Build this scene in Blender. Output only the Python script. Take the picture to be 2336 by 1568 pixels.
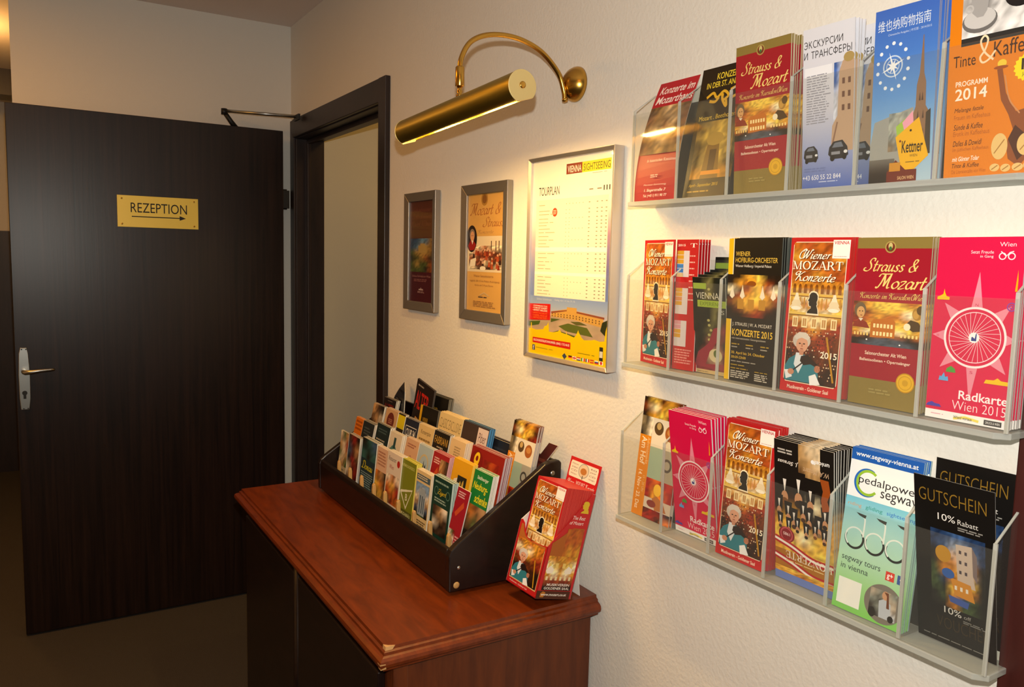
import bpy, bmesh, math, random
from mathutils import Vector, Matrix

# ------------------------------------------------------------------ scene reset
for o in list(bpy.data.objects):
    bpy.data.objects.remove(o, do_unlink=True)
SC = bpy.context.scene
COL = SC.collection
rnd = random.Random(7)
R = math.radians

# ------------------------------------------------------------------ camera
cam_d = bpy.data.cameras.new('camera')
cam_d.sensor_width = 36.0
cam_d.lens = 1809.4495 / 2336.0 * 36.0
cam_d.clip_start = 0.02
cam = bpy.data.objects.new('camera', cam_d)
COL.objects.link(cam)
YAW, PITCH, ROLL = 0.552662, 0.1046325, -0.0244233
fw = Vector((-math.cos(YAW) * math.cos(PITCH), math.sin(YAW) * math.cos(PITCH), -math.sin(PITCH)))
rt = fw.cross(Vector((0, 0, 1))).normalized()
dn = fw.cross(rt)
rt2 = math.cos(ROLL) * rt + math.sin(ROLL) * dn
dn2 = -math.sin(ROLL) * rt + math.cos(ROLL) * dn
cm = Matrix((rt2, -dn2, -fw)).transposed().to_4x4()
cm.translation = Vector((0.0, -1.0226, 1.49))
cam.matrix_world = cm
SC.camera = cam

# ------------------------------------------------------------------ view, world, lights
SC.view_settings.view_transform = 'Standard'
SC.view_settings.look = 'None'
SC.view_settings.gamma = 1.0
SC.view_settings.use_curve_mapping = False
SC.view_settings.exposure = 0.0
wd = bpy.data.worlds.new('world'); SC.world = wd; wd.use_nodes = True
wd.node_tree.nodes['Background'].inputs[0].default_value = (1.0, 0.72, 0.42, 1)
wd.node_tree.nodes['Background'].inputs[1].default_value = 0.02


def light(name, kind, loc, energy, color, **kw):
    l = bpy.data.lights.new(name, kind); l.energy = energy; l.color = color
    for k, v in kw.items(): setattr(l, k, v)
    o = bpy.data.objects.new(name, l); COL.objects.link(o); o.location = loc
    return o


# the flash on the camera, about ten centimetres above the lens
fl = light('camera_flash', 'AREA', (0, 0, 0), 18.3, (1.0, 0.965, 0.86), shape='DISK', size=0.02)
fm = cm.copy(); fm.translation = cm.translation - dn2 * 0.095 + fw * 0.01
fl.matrix_world = fm
# added unseen warm fill for the lobby; the next room has its own lamp
light('lobby_fill', 'AREA', (-2.5, -1.65, 2.44), 17.0, (1.0, 0.43, 0.06), shape='DISK', size=0.8)
light('lobby_fill', 'AREA', (0.5, -1.45, 2.44), 7.0, (1.0, 0.43, 0.06), shape='DISK', size=0.8)
light('next_room_lamp', 'POINT', (-4.3, -1.3, 2.3), 14.0, (1.0, 0.5, 0.13), shadow_soft_size=0.06)
light('passage_fill', 'AREA', (-2.9, 0.6, 2.4), 3.5, (1.0, 0.55, 0.15), shape='DISK', size=0.3)  # added unseen fill, brightens the wall beyond the doorway


# ------------------------------------------------------------------ colours and materials
def lin(c):
    c = c.lstrip('#')
    out = []
    for i in (0, 2, 4):
        x = int(c[i:i + 2], 16) / 255.0
        out.append(x / 12.92 if x <= 0.04045 else ((x + 0.055) / 1.055) ** 2.4)
    return tuple(out)


def mat(name, col=None, rough=0.5, metal=0.0, spec=0.5, **kw):
    m = bpy.data.materials.new(name); m.use_nodes = True
    b = m.node_tree.nodes['Principled BSDF']
    if col is not None: b.inputs['Base Color'].default_value = (*lin(col), 1)
    b.inputs['Roughness'].default_value = rough
    b.inputs['Metallic'].default_value = metal
    b.inputs['Specular IOR Level'].default_value = spec
    for k, v in kw.items(): b.inputs[k].default_value = v
    return m


def nodes(m):
    return m.node_tree.nodes, m.node_tree.links, m.node_tree.nodes['Principled BSDF']


def noise_bump(m, scale, strength, dist=0.002, detail=3.0, rough_noise=0.5):
    n, l, b = nodes(m)
    tc = n.new('ShaderNodeTexCoord'); nz = n.new('ShaderNodeTexNoise'); bp = n.new('ShaderNodeBump')
    nz.inputs['Scale'].default_value = scale; nz.inputs['Detail'].default_value = detail
    nz.inputs['Roughness'].default_value = rough_noise
    bp.inputs['Strength'].default_value = strength; bp.inputs['Distance'].default_value = dist
    l.new(tc.outputs['Object'], nz.inputs['Vector']); l.new(nz.outputs['Fac'], bp.inputs['Height'])
    l.new(bp.outputs['Normal'], b.inputs['Normal'])
    return nz


def wood(name, c1, c2, scale, stretch, rough, bump=0.15, spec=0.5, detail=6.0):
    m = mat(name, c1, rough, spec=spec)
    n, l, b = nodes(m)
    tc = n.new('ShaderNodeTexCoord'); mp = n.new('ShaderNodeMapping')
    mp.inputs['Scale'].default_value = stretch
    nz = n.new('ShaderNodeTexNoise'); nz.inputs['Scale'].default_value = scale
    nz.inputs['Detail'].default_value = detail; nz.inputs['Roughness'].default_value = 0.65
    nz.inputs['Distortion'].default_value = 0.6
    cr = n.new('ShaderNodeValToRGB')
    cr.color_ramp.elements[0].color = (*lin(c1), 1); cr.color_ramp.elements[0].position = 0.32
    cr.color_ramp.elements[1].color = (*lin(c2), 1); cr.color_ramp.elements[1].position = 0.7
    bp = n.new('ShaderNodeBump'); bp.inputs['Strength'].default_value = bump; bp.inputs['Distance'].default_value = 0.001
    l.new(tc.outputs['Object'], mp.inputs['Vector']); l.new(mp.outputs['Vector'], nz.inputs['Vector'])
    l.new(nz.outputs['Fac'], cr.inputs['Fac']); l.new(cr.outputs['Color'], b.inputs['Base Color'])
    l.new(nz.outputs['Fac'], bp.inputs['Height']); l.new(bp.outputs['Normal'], b.inputs['Normal'])
    return m


M = {}
M['wall'] = mat('woodchip_wallpaper', 'E6E2DA', 0.9, spec=0.2)
noise_bump(M['wall'], 130.0, 0.35, 0.003, 2.0, 0.45)
M['wall_far'] = mat('passage_wall_paint', 'CFCBBC', 0.9, spec=0.2)
noise_bump(M['wall_far'], 60.0, 0.3, 0.002)
M['ceiling'] = mat('ceiling_paint', 'E4D8D2', 0.9, spec=0.2)
noise_bump(M['ceiling'], 60.0, 0.3, 0.002)
M['floor'] = mat('dark_carpet', '4A4643', 0.95, spec=0.1)
noise_bump(M['floor'], 300.0, 0.8, 0.004)
M['door'] = wood('dark_door_veneer', '100908', '2A1B15', 4.0, (1.0, 16.0, 0.4), 0.33, 0.12, spec=0.4)
M['frame_wood'] = wood('dark_frame_wood', '1C1313', '2C1F1E', 5.0, (1.0, 8.0, 1.0), 0.42, 0.08)
M['edge_wood'] = wood('red_brown_door_frame', '3A1512', '4A201C', 5.0, (6.0, 6.0, 0.6), 0.4, 0.08)
M['table'] = wood('polished_cherry_wood', '5A2208', '7C330B', 6.0, (1.4, 7.0, 7.0), 0.33, 0.04)
M['table_side'] = wood('cherry_veneer', '4E200A', '6C3210', 5.0, (9.0, 9.0, 1.0), 0.4, 0.05)
M['table_raw'] = mat('chipped_raw_wood', 'C99A62', 0.7)
M['stand'] = wood('dark_stained_wood', '130A09', '20120F', 8.0, (1.0, 6.0, 6.0), 0.34, 0.06)
M['brass'] = mat('aged_brass', 'C79A45', 0.24, 1.0)
M['brass_tube'] = mat('brushed_brass', 'B8A03C', 0.36, 1.0)
n, l, b = nodes(M['brass_tube'])
_t = n.new('ShaderNodeTexCoord'); _m = n.new('ShaderNodeMapping'); _m.inputs['Scale'].default_value = (2.5, 30.0, 30.0)
_z = n.new('ShaderNodeTexNoise'); _z.inputs['Scale'].default_value = 4.0; _z.inputs['Detail'].default_value = 4.0
_c = n.new('ShaderNodeValToRGB')
_c.color_ramp.elements[0].color = (*lin('A68E2A'), 1); _c.color_ramp.elements[1].color = (*lin('CCB858'), 1)
l.new(_t.outputs['Object'], _m.inputs['Vector']); l.new(_m.outputs['Vector'], _z.inputs['Vector'])
l.new(_z.outputs['Fac'], _c.inputs['Fac']); l.new(_c.outputs['Color'], b.inputs['Base Color'])
M['brass_cap'] = mat('satin_brass_cap', 'E6CF8E', 0.5, 0.75)
M['steel'] = mat('satin_steel', 'B9B9B4', 0.3, 1.0)
M['alu'] = mat('silver_aluminium', 'C9C4C4', 0.38, 0.85)
M['alu_dark'] = mat('brushed_grey_aluminium', '9A9490', 0.42, 0.8)
M['black'] = mat('black_plastic', '101010', 0.5)
M['sign'] = mat('yellow_brass_plate', 'F0D858', 0.4, 0.1)
M['ink'] = mat('black_ink', '14110E', 0.6)
M['white_card'] = mat('white_card', 'E9E6E0', 0.6)
M['rubber'] = mat('pale_rubber', 'B9B8A2', 0.6)
M['tab'] = mat('light_beech_wood', 'C0965A', 0.5)
M['glass_white'] = mat('porcelain_socket', 'E5DCC8', 0.4)

m = mat('lit_bulb', 'FFE0B0', 0.4)
n, l, b = nodes(m)
b.inputs['Emission Color'].default_value = (1.0, 0.64, 0.22, 1)
b.inputs['Emission Strength'].default_value = 370.0
M['bulb'] = m


def clear_acrylic(name, tint, gloss, haze):
    m = bpy.data.materials.new(name); m.use_nodes = True
    n, l = m.node_tree.nodes, m.node_tree.links
    n.clear()
    out = n.new('ShaderNodeOutputMaterial')
    tr = n.new('ShaderNodeBsdfTransparent'); tr.inputs[0].default_value = (*tint, 1)
    gl = n.new('ShaderNodeBsdfGlossy'); gl.inputs['Roughness'].default_value = 0.06
    df = n.new('ShaderNodeBsdfDiffuse'); df.inputs[0].default_value = (0.74, 0.76, 0.73, 1)
    lw = n.new('ShaderNodeLayerWeight'); lw.inputs['Blend'].default_value = 0.5
    pw = n.new('ShaderNodeMath'); pw.operation = 'POWER'; pw.inputs[1].default_value = 5.0
    mul = n.new('ShaderNodeMath'); mul.operation = 'MULTIPLY_ADD'; mul.inputs[1].default_value = gloss; mul.inputs[2].default_value = 0.025
    a = n.new('ShaderNodeMixShader'); c = n.new('ShaderNodeMixShader'); c.inputs[0].default_value = haze
    l.new(lw.outputs['Facing'], pw.inputs[0]); l.new(pw.outputs[0], mul.inputs[0]); l.new(mul.outputs[0], a.inputs[0])
    l.new(tr.outputs[0], a.inputs[1]); l.new(gl.outputs[0], a.inputs[2])
    l.new(a.outputs[0], c.inputs[1]); l.new(df.outputs[0], c.inputs[2])
    l.new(c.outputs[0], out.inputs[0])
    return m


M['acrylic'] = clear_acrylic('clear_acrylic', (0.98, 0.98, 0.965), 0.35, 0.02)
M['acrylic_edge'] = clear_acrylic('acrylic_cut_edge', (0.86, 0.87, 0.84), 0.4, 0.5)
M['acrylic_base'] = clear_acrylic('acrylic_base', (0.8, 0.83, 0.8), 0.4, 0.4)
M['glazing'] = clear_acrylic('poster_glazing', (0.99, 0.99, 0.99), 0.3, 0.0)

# printed paper: flat printed colours are stored per face
m = mat('coated_print', None, 0.42, spec=0.35)
n, l, b = nodes(m)
at_ = n.new('ShaderNodeAttribute'); at_.attribute_name = 'tint'
l.new(at_.outputs['Color'], b.inputs['Base Color'])
M['print'] = m


# ------------------------------------------------------------------ object helpers
def tag(o, label=None, cat=None, group=None, kind=None):
    if label: o['label'] = label
    if cat: o['category'] = cat
    if group: o['group'] = group
    if kind: o['kind'] = kind
    return o


def empty(name, loc=(0, 0, 0), rot=(0, 0, 0)):
    o = bpy.data.objects.new(name, None); COL.objects.link(o)
    o.location = loc; o.rotation_euler = rot; o.empty_display_size = 0.05
    return o


class MB:
    def __init__(s): s.v = []; s.f = []; s.m = []; s.sm = []

    def add(s, vs, fs, mi=0, smooth=False):
        k = len(s.v); s.v += [tuple(p) for p in vs]
        s.f += [tuple(i + k for i in f) for f in fs]; s.m += [mi] * len(fs); s.sm += [smooth] * len(fs)
        return s

    def box(s, x0, x1, y0, y1, z0, z1, mi=0):
        vs = [(x0, y0, z0), (x1, y0, z0), (x1, y1, z0), (x0, y1, z0), (x0, y0, z1), (x1, y0, z1), (x1, y1, z1), (x0, y1, z1)]
        return s.add(vs, [(3, 2, 1, 0), (4, 5, 6, 7), (0, 1, 5, 4), (1, 2, 6, 5), (2, 3, 7, 6), (3, 0, 4, 7)], mi)

    def prism(s, prof, axis, a, b, mi=0, caps=True):
        """prof: 2-D points of a closed outline, extruded along axis from a to b"""
        def P(p, t):
            return {'x': (t, p[0], p[1]), 'y': (p[0], t, p[1]), 'z': (p[0], p[1], t)}[axis]
        n = len(prof)
        vs = [P(p, a) for p in prof] + [P(p, b) for p in prof]
        fs = [(i, (i + 1) % n, (i + 1) % n + n, i + n) for i in range(n)]
        if caps: fs += [tuple(range(n))[::-1], tuple(range(n, 2 * n))]
        return s.add(vs, fs, mi)

    def tube(s, pts, r, seg=14, caps=True, mi=0):
        pts = [Vector(p) for p in pts]; n = len(pts)
        rr = r if isinstance(r, (list, tuple)) else [r] * n
        t0 = (pts[1] - pts[0]).normalized()
        up = Vector((0, 0, 1)) if abs(t0.z) < 0.9 else Vector((1, 0, 0))
        u = t0.cross(up).normalized()
        rings = []
        for i, p in enumerate(pts):
            t = (pts[min(i + 1, n - 1)] - pts[max(i - 1, 0)]).normalized()
            u = (u - t * u.dot(t)).normalized(); w = t.cross(u)
            rings.append([p + (u * math.cos(2 * math.pi * k / seg) + w * math.sin(2 * math.pi * k / seg)) * rr[i] for k in range(seg)])
        vs = [q for ring in rings for q in ring]
        fs = [(i * seg + k, i * seg + (k + 1) % seg, (i + 1) * seg + (k + 1) % seg, (i + 1) * seg + k) for i in range(n - 1) for k in range(seg)]
        s.add(vs, fs, mi, True)
        if caps:
            k0 = len(s.v) - n * seg
            s.f += [tuple(range(k0, k0 + seg))[::-1], tuple(range(k0 + (n - 1) * seg, k0 + n * seg))]
            s.m += [mi, mi]; s.sm += [False, False]
        return s

    def lathe(s, origin, axis, prof, seg=32, mi=0):
        """prof: (radius, distance along axis)"""
        ax = Vector(axis).normalized()
        return s.tube([Vector(origin) + ax * d for r_, d in prof], [max(r_, 1e-5) for r_, d in prof], seg, True, mi)

    def build(s, name, mats, parent=None, bevel=0.0, loc=None, seg=2):
        me = bpy.data.meshes.new(name); me.from_pydata(s.v, [], s.f)
        for mm in (mats if isinstance(mats, (list, tuple)) else [mats]): me.materials.append(mm)
        me.polygons.foreach_set('material_index', s.m)
        me.polygons.foreach_set('use_smooth', s.sm)
        bm = bmesh.new(); bm.from_mesh(me)
        bmesh.ops.recalc_face_normals(bm, faces=bm.faces); bm.to_mesh(me); bm.free()
        o = bpy.data.objects.new(name, me); COL.objects.link(o)
        if parent: o.parent = parent
        if loc: o.location = loc
        if bevel:
            bv = o.modifiers.new('bevel', 'BEVEL'); bv.width = bevel; bv.segments = seg; bv.limit_method = 'ANGLE'
            bv.harden_normals = False
        return o


def copy_tree(o, parent=None):
    c = o.copy(); COL.objects.link(c)
    if parent: c.parent = parent
    for ch in list(o.children): copy_tree(ch, c)
    return c


# ------------------------------------------------------------------ lettering
# pen strokes for the script hand: x-height 1, ascender 2; control points of each stroke
SCRIPT = {
    'a': (.95, [[(.75, .85), (.4, 1), (.08, .6), (.15, .1), (.45, .05), (.75, .5), (.8, .95)], [(.8, .95), (.74, .3), (.85, .02), (1.05, .2)]]),
    'o': (.85, [[(.45, 1), (.1, .7), (.08, .25), (.4, 0), (.75, .3), (.75, .75), (.45, 1)]]),
    'e': (.78, [[(.08, .4), (.55, .6), (.65, .85), (.42, 1), (.12, .7), (.1, .2), (.4, 0), (.78, .25)]]),
    'r': (.62, [[(.08, .9), (.2, 1), (.22, .6), (.15, 0)], [(.2, .55), (.4, .95), (.64, .92)]]),
    's': (.68, [[(.6, .85), (.4, 1), (.2, .8), (.4, .5), (.55, .25), (.35, 0), (.05, .15)]]),
    't': (.58, [[(.3, 1.65), (.2, .5), (.25, .05), (.42, .03), (.6, .25)], [(.0, 1.0), (.58, 1.06)]]),
    'u': (.9, [[(.05, .9), (.15, 1), (.15, .3), (.3, .02), (.55, .25), (.68, .7)], [(.7, 1), (.66, .3), (.75, .02), (.95, .2)]]),
    'z': (.75, [[(.05, .85), (.2, 1), (.65, .95), (.05, .05), (.4, 0), (.7, .12)]]),
    'n': (.88, [[(.05, .9), (.15, 1), (.18, .5), (.12, 0)], [(.15, .5), (.4, .95), (.6, .9), (.58, .2), (.68, .02), (.9, .2)]]),
    'm': (1.3, [[(.05, .9), (.15, 1), (.18, .5), (.12, 0)], [(.15, .5), (.38, .95), (.55, .85), (.52, 0)], [(.55, .5), (.8, .95), (1, .9), (.98, .2), (1.08, .02), (1.3, .2)]]),
    'i': (.42, [[(.05, .85), (.15, 1), (.12, .2), (.2, .02), (.42, .2)], [(.2, 1.35), (.26, 1.48)]]),
    'l': (.42, [[(.08, .5), (.4, 1.7), (.25, 1.95), (.12, 1.2), (.12, .2), (.22, .02), (.42, .2)]]),
    'k': (.78, [[(.15, 1.9), (.1, 0)], [(.62, .95), (.15, .5), (.6, .02), (.8, .1)]]),
    'b': (.8, [[(.15, 1.95), (.1, .3), (.35, 0), (.7, .35), (.6, .9), (.2, .8)]]),
    'f': (.6, [[(.65, 1.7), (.45, 1.95), (.3, 1.3), (.2, -.4), (-.05, -.6)], [(.0, 1.0), (.5, 1.05)]]),
    'S': (1.15, [[(1.05, 1.55), (1.05, 1.95), (.6, 2.0), (.4, 1.5), (.72, 1.0), (.85, .45), (.45, 0), (-.1, .1), (-.15, .45), (.1, .5)]]),
    'M': (1.75, [[(-.15, .15), (.1, 0), (.35, .7), (.5, 1.9)], [(-.2, 1.55), (.0, 1.95), (.5, 1.95), (1.35, 2.0)], [(.5, 1.9), (.72, 1.0), (.8, .25)], [(.8, .25), (1.25, 1.95)], [(1.25, 1.95), (1.25, .5), (1.38, .02), (1.62, .15)]]),
    'W': (1.75, [[(-.1, 1.6), (.1, 2.0), (.35, 1.9), (.35, .8), (.5, .05)], [(.5, .05), (.95, 1.85)], [(.95, 1.85), (.92, .8), (1.05, .05)], [(1.05, .05), (1.4, 1.2), (1.55, 2.05), (1.8, 1.85)],
                 [(.55, .5), (.1, .0), (-.4, .4), (-.45, 1.4), (.1, 2.2), (.6, 1.8)]]),
    'K': (1.4, [[(.4, 2.0), (.35, 1.0), (.15, 0)], [(1.25, 1.9), (1.0, 1.85), (.38, 1.0)], [(.38, 1.0), (.75, .8), (1.0, .1), (1.45, .05)], [(.55, 1.9), (.0, 2.0), (-.3, 1.6), (-.05, 1.2), (.2, 1.5)]]),
    '&': (1.3, [[(1.1, .1), (.45, 1.2), (.55, 1.85), (.9, 1.7), (.65, 1.1), (.12, .6), (.3, 0), (.85, .15), (1.15, .95)]]),
    'c': (.72, [[(.65, .8), (.4, 1), (.1, .6), (.15, .1), (.42, 0), (.72, .25)]]),
    'd': (.95, [[(.75, .85), (.4, 1), (.08, .6), (.15, .1), (.45, .05), (.75, .5)], [(.95, 2.0), (.78, .9), (.8, .05), (1.0, .2)]]),
    'g': (.9, [[(.75, .85), (.4, 1), (.08, .6), (.2, .1), (.5, .15), (.75, .7)], [(.78, .95), (.72, -.2), (.45, -.7), (.05, -.4), (.9, .2)]]),
    'h': (.9, [[(.3, 1.95), (.18, 1.0), (.12, 0)], [(.15, .5), (.4, .95), (.6, .9), (.58, .2), (.68, .02), (.9, .2)]]),
    'p': (.85, [[(.15, 1.0), (.1, -.6)], [(.15, .5), (.4, 1), (.7, .7), (.6, .1), (.2, .1)]]),
    'D': (1.5, [[(.4, 1.9), (.3, .2), (.1, .0), (.0, .2), (.4, .1), (1.0, .1), (1.4, .9), (1.0, 1.9), (.3, 2.0), (-.1, 1.6)]]),
    'Z': (1.2, [[(.0, 1.6), (.2, 1.95), (.6, 1.85), (1.1, 2.0), (.5, 1.0), (.0, .05), (.5, .12), (1.2, .0)], [(.3, 1.0), (.9, 1.05)]]),
    '\u00f6': (.85, [[(.45, 1), (.1, .7), (.08, .25), (.4, 0), (.75, .3), (.75, .75), (.45, 1)], [(.25, 1.35), (.3, 1.45)], [(.6, 1.35), (.65, 1.45)]]),
    ' ': (.6, []), '-': (.6, [[(.1, .5), (.5, .5)]]), '.': (.3, [[(.1, .02), (.16, .08)]]),
}
# serif capitals: (advance, strokes (x0,y0,x1,y1,width), serif ticks (x,y,half), bowls)
SERIF = {
    'M': (1.25, [(.2, 0, .2, 1, .05), (.2, 1, .62, 0, .16), (.62, 0, 1.04, 1, .05), (1.04, 0, 1.04, 1, .16)], [(.2, 0, .16), (1.04, 0, .2), (.14, 1, .14), (1.1, 1, .14)]),
    'Z': (.9, [(.1, .97, .8, .97, .07), (.78, 1, .12, 0, .17), (.1, .03, .82, .03, .07), (.1, .97, .06, .72, .06), (.82, .03, .88, .3, .06)], []),
    'A': (1.02, [(.5, 1, .14, 0, .05), (.48, 1, .88, 0, .17), (.26, .33, .72, .33, .05)], [(.14, 0, .15), (.88, 0, .18)]),
    'R': (1.02, [(.2, 0, .2, 1, .16), (.5, .5, .88, 0, .16)], [(.2, 0, .18), (.12, 1, .1), (.92, 0, .12)]),
    'T': (.92, [(.46, 0, .46, 1, .17), (.06, .97, .86, .97, .06), (.07, .97, .05, .7, .06), (.85, .97, .87, .7, .06)], [(.46, 0, .2)]),
    'K': (1.05, [(.2, 0, .2, 1, .16), (.22, .42, .8, 1, .05), (.4, .56, .9, 0, .17)], [(.2, 0, .18), (.2, 1, .18), (.9, 0, .14), (.8, 1, .15)]),
    'N': (1.1, [(.2, 0, .2, 1, .05), (.2, 1, .9, 0, .17), (.9, 0, .9, 1, .05)], [(.2, 0, .15), (.14, 1, .14), (.9, 1, .15)]),
    'E': (.88, [(.2, 0, .2, 1, .16), (.1, .97, .76, .97, .06), (.1, .03, .8, .03, .06), (.2, .5, .58, .5, .05), (.76, .97, .76, .72, .06), (.8, .03, .82, .3, .06), (.58, .38, .58, .62, .05)], []),
    'O': (1.1, [], []), 'G': (1.08, [(.9, .4, .9, .05, .15), (.68, .4, 1.02, .4, .05), (.86, .95, .88, .7, .05)], []),
    'P': (.92, [(.2, 0, .2, 1, .16)], [(.2, 0, .18), (.12, 1, .1)]),
    ' ': (.4, [], []),
}


def _arc(cx, cy, rx, ry, a0, a1, n=12):
    return [(cx + rx * math.cos(R(a0 + (a1 - a0) * i / n)), cy + ry * math.sin(R(a0 + (a1 - a0) * i / n))) for i in range(n + 1)]


# plain Cyrillic capitals drawn as even strokes
PLAIN = {
    'Э': (.78, [_arc(.28, .5, .36, .48, 140, -140, 16), [(.2, .5), (.63, .5)]]),
    'К': (.74, [[(.1, 0), (.1, 1)], [(.62, 1), (.14, .47)], [(.26, .58), (.66, 0)]]),
    'С': (.78, [_arc(.5, .5, .4, .48, 50, 310, 16)]),
    'У': (.72, [[(.06, 1), (.37, .36)], [(.66, 1), (.3, .1), (.2, .0), (.06, .02)]]),
    'Р': (.68, [[(.1, 0), (.1, 1)], [(.1, .96), (.34, .96)] , _arc(.34, .71, .24, .25, 90, -90, 10), [(.34, .46), (.1, .46)]]),
    'И': (.86, [[(.1, 1), (.1, 0)], [(.1, .04), (.74, .96)], [(.74, 1), (.74, 0)]]),
    'Т': (.72, [[(.02, .96), (.7, .96)], [(.36, .96), (.36, 0)]]),
    'А': (.8, [[(.02, 0), (.39, 1)], [(.39, 1), (.76, 0)], [(.16, .34), (.62, .34)]]),
    'Н': (.84, [[(.1, 0), (.1, 1)], [(.72, 0), (.72, 1)], [(.1, .52), (.72, .52)]]),
    'Ф': (.98, [[(.48, -.02), (.48, 1.04)], _arc(.48, .5, .4, .32, 0, 360, 24)]),
    'Е': (.66, [[(.1, 0), (.1, 1)], [(.1, .96), (.58, .96)], [(.1, .52), (.54, .52)], [(.1, .04), (.6, .04)]]),
    'Ы': (1.0, [[(.1, 0), (.1, 1)], [(.1, .58), (.36, .58)], _arc(.36, .31, .24, .27, 90, -90, 10), [(.36, .04), (.1, .04)], [(.86, 0), (.86, 1)]]),
    ' ': (.42, []),
}


def crom(pts, k=7):
    pts = [Vector(p) for p in pts]
    if len(pts) < 3:
        return [pts[0].lerp(pts[-1], i / k) for i in range(k + 1)]
    p = [pts[0] * 2 - pts[1]] + pts + [pts[-1] * 2 - pts[-2]]
    out = []
    for i in range(1, len(p) - 2):
        for j in range(k):
            t = j / k
            a, b_, c, d = p[i - 1], p[i], p[i + 1], p[i + 2]
            out.append(0.5 * ((2 * b_) + (c - a) * t + (2 * a - 5 * b_ + 4 * c - d) * t * t + (3 * b_ - a - 3 * c + d) * t ** 3))
    out.append(pts[-1])
    return out


def ribbon(line, w_of):
    vs, fs = [], []
    n = len(line)
    for i, p in enumerate(line):
        t = (line[min(i + 1, n - 1)] - line[max(i - 1, 0)])
        t = t.normalized() if t.length > 1e-9 else Vector((1, 0))
        nn = Vector((-t.y, t.x)); w = w_of(t) / 2
        vs += [p + nn * w, p - nn * w]
    for i in range(n - 1): fs.append((2 * i, 2 * i + 1, 2 * i + 3, 2 * i + 2))
    return vs, fs


_glyph_cache = {}


def glyphs(txt, style=''):
    key = (txt, style)
    if key in _glyph_cache: return _glyph_cache[key]
    V, F = [], []
    if 'plain' in style:
        x = 0
        for ch in txt:
            adv, strokes = PLAIN[ch]
            for st in strokes:
                vs, fs = ribbon([Vector((a + x, b_)) for a, b_ in st], lambda t: 0.115)
                k = len(V); V += [(p.x, p.y) for p in vs]; F += [tuple(i + k for i in f) for f in fs]
            x += adv + 0.08
    elif 'script' in style:
        x = 0
        for ch in txt:
            adv, strokes = SCRIPT.get(ch, SCRIPT['o'])
            for s in strokes:
                line = crom([(a + x, b_) for a, b_ in s])
                vs, fs = ribbon(line, lambda t: 0.09 + 0.13 * abs(t.x * 0.5 - t.y * 0.85))
                k = len(V); V += [(p.x + 0.32 * p.y, p.y) for p in vs]; F += [tuple(i + k for i in f) for f in fs]
            x += adv + 0.06
    elif 'serif' in style and all(c in SERIF for c in txt):
        x = 0
        for ch in txt:
            adv, bars, ticks = SERIF[ch]
            for (a, b_, c, d, w) in bars:
                # horizontal-ended bars
                if abs(d - b_) < 1e-6:
                    vs = [(a, b_ - w / 2), (c, b_ - w / 2), (c, b_ + w / 2), (a, b_ + w / 2)]
                else:
                    vs = [(a - w / 2, b_), (a + w / 2, b_), (c + w / 2, d), (c - w / 2, d)]
                k = len(V); V += [(p + x, q) for p, q in vs]; F.append((k, k + 1, k + 2, k + 3))
            for (a, b_, h) in ticks:
                y0 = 0 if b_ == 0 else 0.95
                k = len(V); V += [(a - h + x, y0), (a + h + x, y0), (a + h + x, y0 + .05), (a - h + x, y0 + .05)]; F.append((k, k + 1, k + 2, k + 3))
            if ch in 'OGPR':
                cx, cy, rx, ry, a0, a1 = {'O': (.55, .5, .42, .48, 0, 360), 'G': (.55, .5, .42, .48, 40, 330), 'P': (.3, .73, .4, .25, -90, 90), 'R': (.3, .73, .4, .25, -90, 90)}[ch]
                line = [Vector((cx + x + rx * math.cos(R(a0 + (a1 - a0) * i / 24)), cy + ry * math.sin(R(a0 + (a1 - a0) * i / 24)))) for i in range(25)]
                vs, fs = ribbon(line, lambda t: 0.05 + 0.13 * abs(t.y))
                k = len(V); V += [(p.x, p.y) for p in vs]; F += [tuple(i + k for i in f) for f in fs]
            x += adv
    else:
        c = bpy.data.curves.new('lettering', 'FONT'); c.body = txt; c.resolution_u = 3; c.fill_mode = 'FRONT'
        if 'b' in style.split(): c.offset = 0.014
        if 't' in style.split(): c.offset = -0.012
        o = bpy.data.objects.new('lettering', c)
        me = bpy.data.meshes.new_from_object(o)
        sh = 0.25 if 'i' in style.split() else 0.0
        V = [(v.co.x + sh * v.co.y, v.co.y) for v in me.vertices]; F = [tuple(p.vertices) for p in me.polygons]
        bpy.data.objects.remove(o); bpy.data.curves.remove(c); bpy.data.meshes.remove(me)
    if V:
        x0 = min(p[0] for p in V); x1 = max(p[0] for p in V); y0 = min(p[1] for p in V); y1 = max(p[1] for p in V)
        V = [((p[0] - x0) / max(x1 - x0, 1e-6), (p[1] - y0) / max(y1 - y0, 1e-6)) for p in V]
    _glyph_cache[key] = (V, F)
    return V, F


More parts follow.
